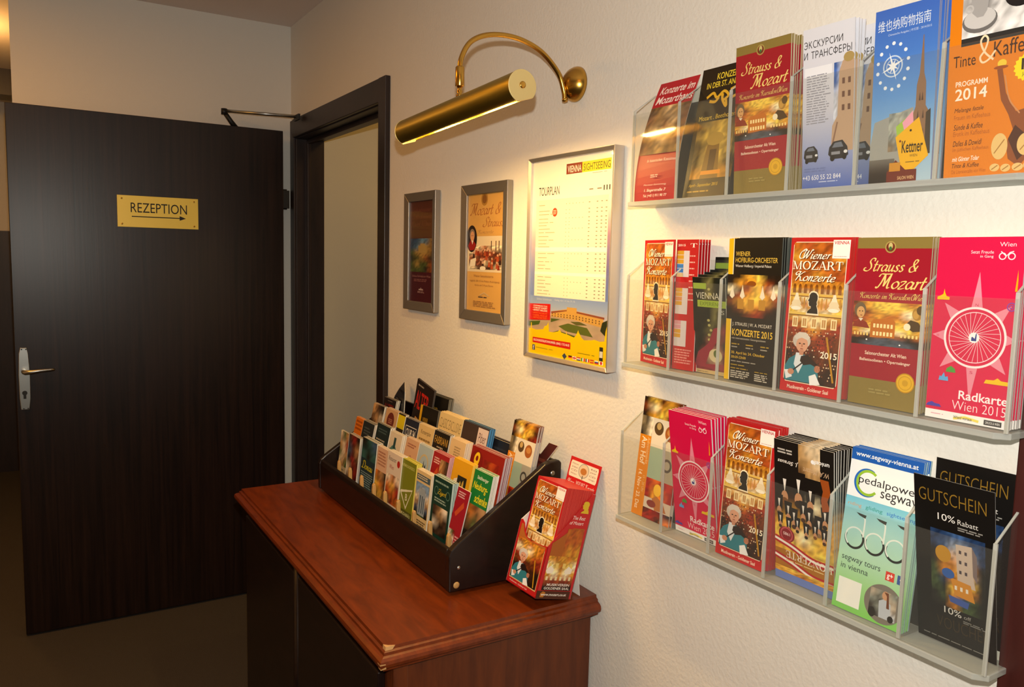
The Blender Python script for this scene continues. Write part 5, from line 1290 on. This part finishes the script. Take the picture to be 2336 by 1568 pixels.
def rack(z0, label):
    """z0: top of the base plate"""
    r_ = empty('leaflet_rack', (RX0, 0, z0)); tag(r_, label, 'leaflet rack', 'clear racks on the wall')
    w = RX1 - RX0
    b_ = MB(); c_ = 0.012
    b_.prism([(-0.002, -0.0665), (w - c_, -0.0665), (w + 0.002, -0.0665 + c_), (w + 0.002, -0.003), (-0.002, -0.003)], 'z', -0.008, 0.0)
    b_.build('base', M['acrylic_base'], r_, 0.001)
    MB().box(0, w, -0.003, -0.0005, 0.0, 0.195).build('back_panel', M['acrylic'], r_)
    MB().box(0.0, w, -0.0635, -0.0615, 0.0, 0.156).build('front_panel', M['acrylic'], r_)
    for k in range(7):
        x = DIVX[k] - RX0
        pr = [(-0.061, 0.0), (-0.061, 0.164), (-0.012, 0.198), (-0.0035, 0.198), (-0.0035, 0.0)]
        d = MB(); d.prism(pr, 'x', x - 0.0013, x + 0.0013, 0)
        # the cut front and top edges of the sheet catch the light
        d.box(x - 0.0023, x + 0.0023, -0.0612, -0.0585, 0.0, 0.1635, 1)
        d.add([(x - .0014, -.061, .164), (x + .0014, -.061, .164), (x + .0014, -.012, .198), (x - .0014, -.012, .198), (x - .0014, -.061, .1625), (x + .0014, -.061, .1625), (x + .0014, -.012, .1965), (x - .0014, -.012, .1965)],
              [(0, 1, 2, 3), (7, 6, 5, 4), (0, 4, 5, 1), (3, 2, 6, 7), (0, 3, 7, 4), (1, 5, 6, 2)], 1)
        d.build('divider', [M['acrylic'], M['acrylic_edge']], r_)
    return r_


Z1, Z2, Z3 = 1.602, 1.304, 1.009
rack(Z1, 'top clear acrylic rack of leaflets on the cream wall')
rack(Z2, 'middle clear acrylic rack of leaflets on the cream wall')
rack(Z3, 'lowest clear acrylic rack of leaflets on the cream wall')

STK = sticker_mesh()
ME = dict(wiener=mk(art_wiener()), strauss=mk(art_strauss()), rad=mk(art_radkarte()), hof=mk(art_hofburg()), exc=mk(art_excursions()), chi=mk(art_chinese()), tinte=mk(art_tinte(.1015, .25)),
          vienna=mk(art_vienna()), amhof=mk(art_amhof()), unicef=mk(art_unicef()), seg=mk(art_segway()), gut=mk(art_gutschein()), anna=mk(art_anna()), prog=mk(art_program()))
BH = 'leaflets behind the front one'
e = 0.0012
# ---- top rack
mz = art_mozarthaus()
ME['mozhaus'] = mk(mz, bend=lambda u, t, p: (p.x + 0.004 * t, p.y + 0.05 * t ** 1.6 - 0.006 * math.sin(math.pi * t) + 0.012 * max(0, u - 0.55) ** 2 * (1 - t) * 4, p.z * 0.975), cuts=16)
leaf(ME['mozhaus'], (-1.1485, -0.0565, Z1 + e), label='bent bright red concert leaflet, leftmost in the top rack')
stack(ME['anna'], (-1.030, -0.050, Z1 + e), 2, 0.004, lean=R(9.5), label='black and gold church concert leaflet in the top rack', behind='black leaflet tucked behind the church concert leaflet in the top rack', group='church concert leaflets')
stack(ME['strauss'], (-0.916, -0.047, Z1 + e), 9, 0.0034, lean=R(-2.6), label='crimson and gold leaflet with yellow seal at the front in the top rack', behind='crimson leaflet stacked behind the yellow sealed one in the top rack', group='crimson and gold leaflets in the top rack', lean_end=0.0)
stack(ME['exc'], (-0.784, -0.047, Z1 + e), 3, 0.003, lean=R(-4.5), label='pale blue leaflet with Cyrillic heading and two cars, front of its pocket', behind='pale blue leaflet behind the Cyrillic one with two cars', group='Cyrillic leaflets', jitter=0.001, lean_end=R(-1))
leaf(ME['exc'], (-0.772, -0.018, Z1 + e), label='pale blue Cyrillic leaflet shifted right behind its twins in the top rack')
stack(ME['chi'], (-0.676, -0.047, Z1 + e), 6, 0.0036, lean=R(-2.4), label='blue Chinese shopping leaflet with a cathedral spire in the top rack', behind='blue leaflet stacked behind the Chinese shopping leaflet', group='Chinese shopping leaflets', lean_end=0.0)
stack(ME['tinte'], (-0.5735, -0.047, Z1 + e), 4, 0.004, lean=R(-3.2), label='orange coffee house programme 2014 in the top rack', behind='orange programme stacked behind the front coffee house programme', group='orange coffee house programmes', lean_end=0.0, jitter=0.0007)
# ---- middle rack
wn = leaf(ME['wiener'], (-1.1485, -0.026, Z2 + e), yaw=R(-11), label='red silhouette concert leaflet turned aslant at the left end of the middle rack')
s_ = bpy.data.objects.new('sticker', STK); COL.objects.link(s_); s_.parent = wn; s_.location = (0.072, -0.0009, 0.198); s_['label'] = 'white square sticker'
for k in range(5):
    leaf(ME['prog'], (-1.0465 + 0.001 * k, -0.041 + 0.0085 * k, Z2 + e), yaw=R(4 - 3 * k), lean=R(0), label='red programme page with calendar blocks beside the aslant concert leaflet', group='red programme pages')
for k in range(5):
    leaf(ME['vienna'], (-0.999 + 0.0015 * k, -0.030 + 0.006 * k, Z2 + e + 0.004 * k + (0.018 if k == 4 else 0)), lean=R(-6 + 2 * k), label=('dark leaflet with a dark red dancing shoe in the middle rack' if k == 0 else 'dark leaflet standing stepped behind the one with a dancing shoe'), group='dark dance leaflets')
stack(ME['hof'], (-0.917, -0.046, Z2 + e), 10, 0.0036, lean=R(-.8), label='black and yellow orchestra leaflet with golden hall, front in the middle rack', behind='black leaflet stacked behind the orchestra leaflet in the middle rack', group='orchestra leaflets in the middle rack', lean_end=0.0)
stack(ME['wiener'], (-0.7995, -0.051, Z2 + e), 5, 0.0036, lean=R(1.6), roll=R(.3), label='red silhouette concert leaflet facing front, fourth pocket of the middle rack', behind='red leaflet stacked behind the silhouette one in the middle rack', group='red silhouette leaflets in the middle rack', sticker=STK, jitter=0.001)
stack(ME['strauss'], (-0.686, -0.046, Z2 + e), 5, 0.0036, label='crimson and gold leaflet with yellow seal at the front in the middle rack', behind='crimson leaflet stacked behind the yellow sealed one in the middle rack', group='crimson and gold leaflets in the middle rack')
stack(ME['rad'], (-0.5735, -0.046, Z2 + e), 5, 0.005, lean=R(.5), label='pink bicycle map leaflet with a white wheel at the right of the middle rack', behind='pink folded bicycle map behind the front one in the middle rack', group='bicycle maps in the middle rack', jitter=0.0007)
# ---- lowest rack
for k in range(2):
    leaf(ME['amhof'], (-1.1490 + 0.002 * k, -0.033 + 0.005 * k, Z3 + e), lean=R(5.6), roll=R(.5), label=('orange striped market leaflet at the left of the lowest rack', 'street market leaflet showing just behind its twin in the lowest rack')[k])
stack(ME['rad'], (-1.0322, -0.026, Z3 + e), 5, 0.0037, lean=R(-8), label='pink bicycle map leaflet tipped forward in the lowest rack', behind='pink folded bicycle map in the tipped stack of the lowest rack', group='bicycle maps in the lowest rack', lean_end=R(-3), dx=0.0, jitter=0.001)
stack(ME['wiener'], (-0.916, -0.046, Z3 + e), 6, 0.0040, lean=R(3), label='red silhouette concert leaflet at the front of the lowest rack', behind='red leaflet in the thick stack behind the silhouette one in the lowest rack', group='red silhouette leaflets in the lowest rack', sticker=STK)
stack(ME['unicef'], (-0.798, -0.035, Z3 + e), 8, 0.0036, lean=R(-6.0), label='concert leaflet set upside down with musicians, lowest rack', behind='leaflet stacked behind the upside down concert leaflet', group='upside down concert leaflets', lean_end=R(-1))
stack(ME['seg'], (-0.6862, -0.050, Z3 + e), 5, 0.0032, lean=R(6.2), label='white and green city tour leaflet with ring shapes in the lowest rack', behind='turquoise edged leaflet stacked behind the green city tour leaflet', group='city tour leaflets', jitter=0.001)
leaf(ME['gut'], (-0.5725, -0.022, Z3 + e), lean=R(-10.2), roll=R(0), label='black gift voucher tipped forward in the lowest rack')
leaf(ME['gut'], (-0.5715, -0.0065, Z3 + e + .012), lean=R(-2), label='black gift voucher standing upright behind the tipped one')

# ================================================================== wooden desk stand
SD = empty('leaflet_stand', (-1.857, -0.14, 0.7856)); tag(SD, 'dark wooden stepped stand full of leaflets on the sideboard', 'leaflet stand')
SO = Vector((-1.857, -0.14, 0.785))
def sp(p): return [(a - SO.y, b_ - SO.z) for a, b_ in p]
side = [(-0.285, 0.792), (-0.286, 0.870), (-0.281, 0.882), (-0.268, 0.893), (-0.062, 1.031), (-0.050, 1.040), (-0.036, 1.045), (-0.012, 1.046), (-0.006, 1.040), (-0.006, 0.80), (-0.012, 0.792)]
SX_0, SX_1 = -2.292, -1.423
for xa, xb in ((SX_0, SX_0 + 0.018), (SX_1 - 0.018, SX_1)):
    sd = MB(); sd.prism(sp(side), 'x', xa - SO.x, xb - SO.x); sdo = sd.build('side_panel', M['stand'], SD, 0.003)
    if xb == SX_1:
        for y_, z_, r0 in ((-.263, .843, .0045), (-.268, .806, .0075), (-.03, 1.018, .006)):
            q = MB(); q.lathe((SX_1 - SO.x, y_ - SO.y, z_ - SO.z), (1, 0, 0), [(r0, 0), (r0 * .9, .001), (r0 * .4, .0022)], 16); q.build('screw', M['steel'] if r0 < .007 else M['tab'], sdo)
def sbx(x0, x1, y0, y1, z0, z1, mb=None):
    return (mb or MB()).box(x0 - SO.x, x1 - SO.x, y0 - SO.y, y1 - SO.y, z0 - SO.z, z1 - SO.z)
xi0, xi1 = SX_0 + 0.018, SX_1 - 0.018
fp = MB(); fp.prism(sp([(-0.283, 0.793), (-0.285, 0.868), (-0.282, 0.880), (-0.277, 0.884), (-0.272, 0.880), (-0.269, 0.793)]), 'x', xi0 - SO.x, xi1 - SO.x); fp.build('front_panel', M['stand'], SD, 0.002)
sbx(xi0, xi1, -0.269, -0.008, 0.793, 0.799).build('floor_board', M['stand'], SD)
sbx(xi0, xi1, -0.014, -0.007, 0.799, 1.042).build('back_board', M['stand'], SD, 0.001)
for y0, zt, zf in ((-0.2252, 0.90, 0), (-0.196, 0.92, 0), (-0.1435, 0.90, 0)):
    t_ = MB(); ln = math.tan(R((6, 12, 12)[(-0.2252, -0.196, -0.1435).index(y0)]))
    t_.prism(sp([(y0 - 0.0, 0.799), (y0 + 0.0022, 0.799), (y0 + 0.0022 + (zt - 0.799) * ln, zt), (y0 + (zt - 0.799) * ln, zt)]), 'x', xi0 - SO.x, xi1 - SO.x)
    t_.build('tier_board', M['stand'], SD, 0.001)
for x in (-1.982, -1.894, -1.819, -1.736, -1.644, -1.559, -1.466, -2.07, -2.16):
    t_ = MB(); t_.prism(sp([(-0.2688, 0.80), (-0.2705, 0.885), (-0.2695, 0.899), (-0.2665, 0.905), (-0.262, 0.903), (-0.2605, 0.895), (-0.2605, 0.80)]), 'x', x - 0.005 - SO.x, x + 0.005 - SO.x); t_.build('pocket_tab', M['tab'], SD, 0.002)
lb = MB(); lb.box(-2.0 + 0.142 - SO.x - 0.0, -1.855 - SO.x, -0.2862 - SO.y, -0.284 - SO.y, 0.826 - SO.z, 0.852 - SO.z)
for x in (SX_0 + 0.03, SX_1 - 0.03):
    for y_ in (-0.262, -0.03):
        ft = MB(); ft.lathe((x - SO.x, y_ - SO.y, 0.0), (0, 0, 1), [(0.011, 0.0), (0.012, 0.003), (0.012, 0.008)], 20); ft.build('foot', M['rubber'], SD)

DA = desk_arts()
LEAN = R(12)
DESK = [
 # key, x, y_top, z_top, width, height, copies behind, label
 ('floral', -2.262, -.222, .970, .066, .170, 1, 'pale floral leaflet at the front left of the wooden stand'),
 ('collage', -2.196, -.221, .973, .086, .172, 3, 'burgundy collage leaflet at the front left of the wooden stand'),
 ('bluescript', -2.083, -.222, .986, .104, .185, 4, 'dark blue leaflet with yellow script in the front row of the stand'),
 ('pinkphoto', -1.972, -.222, .984, .075, .184, 3, 'pink leaflet with a dark photo in the front row of the stand'),
 ('whitered', -1.895, -.225, .989, .090, .188, 5, 'white leaflet with a red dot in the front row of the stand'),
 ('greenB', -1.812, -.222, .988, .087, .187, 5, 'olive green leaflet with a white triangle in the front row of the stand'),
 ('building', -1.722, -.222, .981, .080, .180, 4, 'cream leaflet with a blue building in the front row of the stand'),
 ('zigert', -1.622, -.225, .991, .093, .190, 4, 'dark green leaflet with yellow script in the front row of the stand'),
 ('redcollage', -1.514, -.234, 1.000, .054, .195, 0, 'red collage leaflet at the right end of the front row'),
 ('orange', -2.268, -.172, 1.006, .060, .205, 2, 'orange topped leaflet in the second row of the stand'),
 ('darkgrey', -2.207, -.172, 1.006, .085, .205, 4, 'dark grey leaflet in the second row of the stand'),
 ('tealdark', -2.097, -.172, 1.020, .092, .21, 3, 'dark teal leaflet with pale lines in the second row of the stand'),
 ('dome', -2.002, -.172, 1.014, .078, .21, 3, 'white leaflet with a green dome in the second row of the stand'),
 ('sketch', -1.895, -.172, 1.019, .078, .21, 3, 'tan leaflet with a sketched roof in the second row of the stand'),
 ('lotus', -1.815, -.172, 1.018, .080, .21, 3, 'pale blue leaflet with a dark lotus in the second row of the stand'),
 ('redphoto', -1.732, -.172, 1.018, .085, .21, 4, 'red and brown leaflet in the second row of the stand'),
 ('yellowm', -1.622, -.172, 1.026, .090, .215, 3, 'yellow leaflet with a dark card in the second row of the stand'),
 ('greenneu', -1.522, -.172, 1.023, .080, .213, 4, 'green headed wine tavern leaflet in the second row of the stand'),
 ('people', -2.253, -.122, 1.047, .083, .21, 2, 'brown leaflet with a photo of people in the third row of the stand'),
 ('redcircle', -2.153, -.122, 1.049, .085, .21, 3, 'tan leaflet with a dark red disc in the third row of the stand'),
 ('burger', -2.063, -.122, 1.050, .047, .21, 2, 'narrow black and yellow leaflet in the third row of the stand'),
 ('club', -2.014, -.122, 1.046, .088, .21, 3, 'navy leaflet with a white lettered box in the third row of the stand'),
 ('listing', -1.924, -.122, 1.046, .092, .21, 3, 'tan leaflet with a printed list in the third row of the stand'),
 ('darkwhite', -1.830, -.122, 1.047, .087, .21, 3, 'black topped white leaflet in the third row of the stand'),
 ('chin', -1.736, -.122, 1.045, .077, .21, 5, 'cream leaflet with a drawn bowl in the third row of the stand'),
 ('nine', -1.626, -.122, 1.050, .150, .215, 5, 'wide red leaflet with a yellow numeral nine in the third row of the stand'),
 ('alterlow', -2.270, -.080, 1.060, .090, .21, 3, 'low dark leaflet with red letters at the back left of the stand'),
 ('curved', -2.262, -.050, 1.110, .115, .23, 0, 'tall dark leaflet with a curling top at the back left of the stand'),
 ('alter', -2.092, -.0545, 1.142, .118, .25, 1, 'tall black leaflet with large red letters at the back of the stand'),
 ('hofsmall', -2.012, -.078, 1.079, .112, .200, 1, 'black and yellow orchestra leaflet in the fourth row of the stand'),
 ('hofsmall', -2.035, -.039, 1.105, .120, .210, 4, 'black and yellow orchestra leaflet raised at the back of the stand'),
 ('classic', -1.893, -.075, 1.080, .130, .195, 6, 'cream leaflet with thin capital heading in the fourth row of the stand'),
 ('piber', -1.760, -.075, 1.081, .132, .195, 4, 'dark brown leaflet with a white strip in the fourth row of the stand'),
 ('navy', -1.645, -.056, 1.058, .080, .19, 0, 'plain navy leaflet low at the back right of the stand'),
 ('amhof', -1.556, -.0500, 1.118, .104, .228, 4, 'picture mosaic street market leaflet at the right of the wooden stand'),
 ('darkred', -1.478, -.026, 1.083, .034, .20, 0, 'dark red leaflet at the right back corner of the stand'),
]
cache = {}
for key, x, yt, zt, w, h, nb, label in DESK:
    if key == 'amhof': me = ME['amhof']
    else:
        kk = (key, w, h)
        if kk not in cache:
            a = DA[key](w, h)
            bend = None
            if key == 'curved': bend = lambda u, t, p: (p.x, p.y + 0.05 * max(0, t - .6) ** 2 * (1 - u) * 4 - .015 * u * t * t, p.z - 0.035 * u * max(0, t - .4))
            if key == 'alter': bend = lambda u, t, p: (p.x + .006 * t, p.y, p.z - 0.02 * u * t)
            if key == 'darkred': bend = lambda u, t, p: (p.x + .16 * max(0, t - .80), p.y, p.z)
            if key == 'redcollage': bend = lambda u, t, p: (p.x + .045 * max(0, t - .35), p.y, p.z)
            cache[kk] = mk(a, bend=bend, cuts=10)
        me = cache[kk]
    lean = R(6) if yt < -.21 else LEAN if key not in ('curved', 'darkred') else R(10)
    if key in ('alter', 'hofsmall'): lean = R(9)
    B = (x, yt - math.sin(lean) * me['h'], zt - math.cos(lean) * me['h'])
    short = label.split(' in the ')[0].split(' at the ')[0]
    stack(me, B, min(nb, 4) if yt < -.21 else nb, 0.0032 if yt < -.21 else 0.0034, lean=lean, label=label, behind='further copy behind the ' + ' '.join(short.split()[:11]), group=label.split(' in the ')[0] + ' pile' if nb else None, jitter=0.0012)

# ================================================================== red cardboard dispenser with leaflets
BXM = Matrix.Translation((-1.2755, -0.1665, 0.8132)) @ Matrix.Rotation(R(3.66), 4, 'Z') @ Matrix.Rotation(R(1.7), 4, 'Y') @ Matrix.Rotation(R(-14.4), 4, 'X')
BX = empty('leaflet_box'); BX.matrix_world = BXM; tag(BX, 'red cardboard dispenser box of concert leaflets at the end of the sideboard', 'leaflet box')
bw, bh, bd, bs, bt = .1035, .115, .0956, .2235, .2835
RED = mat('red_printed_card', 'BE161C', 0.45)
fr_ = MB(); fpts = [(-bw, 0), (0, 0), (0, bh * .93), (-bw * .2, bh * .9), (-bw * .55, bh * .87), (-bw * .72, bh * .92), (-bw * .80, bh * 1.02), (-bw * .86, bh * 1.12), (-bw * .95, bh * 1.17), (-bw, bh * 1.15)]
fr_.prism(fpts, 'y', 0, 0.0014); fr_.build('front_panel', RED, BX)
sdp = [(0, 0), (bd, 0), (bd, bs), (bd * .92, bs), (0, bh * .93)]
for x in (-bw, -0.0014):
    q = MB(); q.prism(sdp if x > -.05 else [(0, 0), (bd, 0), (bd, bs), (bd * .92, bs), (0, bh * 1.15)], 'x', x, x + 0.0014); q.build('side_panel', RED if x > -.05 else M['white_card'], BX)
MB().box(-bw, 0, 0, bd, 0, 0.0014).build('bottom', RED, BX)
MB().box(-bw, 0, bd - 0.0014, bd, 0, bs).build('back_panel', M['white_card'], BX)
MB().box(-bw + .002, -.002, bd - 0.0012, bd, bs, bt).build('header_card', RED, BX, 0.0004)
stp = MB(); stp.add([(-.085, bd + .001, .09), (-.012, bd + .001, .09), (-.006, bd + .03, .006), (-.09, bd + .03, .006), (-.085, bd + .002, .09), (-.012, bd + .002, .09), (-.006, bd + .031, .006), (-.09, bd + .031, .006)],
                    [(0, 1, 2, 3), (7, 6, 5, 4), (0, 4, 5, 1), (2, 6, 7, 3), (1, 5, 6, 2), (0, 3, 7, 4)]); stp.build('rear_prop', M['white_card'], BX)


def decal(a, parent, loc, rotz=0.0):
    o = bpy.data.objects.new('printed_picture', a.mesh('printed_picture', body=False)); COL.objects.link(o); o.parent = parent; o.location = loc; o.rotation_euler = (0, 0, rotz)
    return o


fa = Art(bw, bh); fa.clip = False
fa.rect(.07, .17, .95, .9, 'D8B27A'); fa.poly([(.07, .17), (.07, -.1), (.14, -.1), (.2, .02), (.28, .09), (.45, .13), (.95, .1), (.95, .17)], 'B4682A'); fa.up()
fa.photo(.085, .14, .935, .88, ['ogogo', 'wgwgo', 'rmgmr', 'brdbr', 'kdbdk', 'dkbdk', 'kkdkk'], GOLD, 20, 22, .25, 5); fa.up()
fiddler(fa, .1, .3, .72, .88); fa.line([(.74, .4), (.86, .86)], .03, 'C8901E'); fa.T('Musikverein - Goldener Saal', .12, .925, .7, .955, 'F0D0C8')
decal(fa, BX, (-bw, -0.0004, 0))
sa2 = Art(bd, bs)
def edge_v(u): return 1 - (bh * .93 + (bs - bh * .93) * min(1, u / .92)) / bs
sa2.photo(.1, .60, .92, .92, ['gogog', 'wyoyw', 'gwgwg', 'mrmrm', 'kdkdk'], GOLD, 18, 18, .2, 8)
sa2.poly([(.1, .60), (.92, .60), (.92, .33), (.60, .33), (.1, edge_v(.1) + .02)], 'A85A1C'); sa2.up()
sa2.photo(.45, .34, .92, .60, ['omom', 'momo', 'ogog'], GOLD, 10, 10, .15, 3)
for k in range(4): sa2.rect(.14 + k * .2, .665, .22 + k * .2, .71, 'E8C46A')
for x in (.2, .72): sa2.poly([(x - .1, .735), (x, .69), (x + .12, .72), (x + .1, .76), (x - .06, .765)], 'F4E4CC')
for k in range(6): sa2.rect(.14 + k * .13, .79, .2 + k * .13, .825, 'E8D4A0')
sa2.rect(.0, .925, .94, 1, '4A2010'); sa2.up()
sa2.poly([(.1, .985), (.1, .95), (.16, .93), (.24, .94), (.2, .985)], 'B8701E')
bust(sa2, .66, .07, .26, .115, 'D8B42A')
sa2.T('The Best', .50, .215, .86, .25, 'F6E4DC', 'i'); sa2.T('of Mozart', .44, .265, .84, .297, 'F6E4DC', 'i')
sa2.T('MUSIKVEREIN', .22, .855, .86, .878, 'F4E8DC', 'b'); sa2.T('GOLDENER SAAL', .16, .888, .88, .911, 'F4E8DC', 'b'); sa2.T('www.mozart.co.at', .12, .95, .84, .97, 'F4E8DC', 'b')
decal(sa2, BX, (0.0004, 0, 0), R(90))
ha = Art(bw - .004, bt - bs)
ha.poly([(.07, .12), (.93, .12), (.95, .2), (.95, .62), (.93, .7), (.07, .7), (.05, .62), (.05, .2)][::-1], 'EFE2CC'); ha.up()
ha.ell(.5, .38, .17, .26, '9AA4A0'); ha.up(); ha.ell(.5, .38, .15, .23, 'D8C8A8'); ha.up(); ha.ell(.5, .4, .1, .12, 'B4783A'); ha.rect(.485, .55, .515, .68, '6A6A5A')
for k, t in enumerate(('Hören', 'erleben', 'CD', 'Wien')): ha.T(t, .1, .19 + k * .12, .3, .25 + k * .12, '7A5A48')
for k, t in enumerate(('to', 'your', 'CD', 'tonight')): ha.T(t, .7, .19 + k * .12, .9, .25 + k * .12, '7A5A48')
ha.T('Wiener', .06, .78, .3, .95, 'F2D8D0', 'script'); ha.T('MOZART', .34, .79, .64, .92, 'F6E4DC', 'serif'); ha.T('Konzerte', .67, .78, .95, .95, 'F2D8D0', 'script')
decal(ha, BX, (-bw + .002, bd - .0012 - .0004, bs))
NB = 24
first = None
for k in range(NB):
    wm_ = bpy.data.objects.new('leaflet', ME['wiener']); COL.objects.link(wm_)
    wm_.matrix_world = BXM @ Matrix.Translation((-bw + .0026 + rnd.uniform(-.0004, .0004), 0.0165 + k * .0031, .0018)) @ Matrix.Diagonal((.965, 1, 1, 1))
    tag(wm_, 'red silhouette concert leaflet at the front of the cardboard dispenser' if k == 0 else 'red leaflet in the stack inside the cardboard dispenser', 'leaflet', 'leaflets in the cardboard dispenser')
    if k == 0:
        s_ = bpy.data.objects.new('sticker', STK); COL.objects.link(s_); s_.parent = wm_; s_.location = (.072, -.0009, .198); s_['label'] = 'white square sticker'
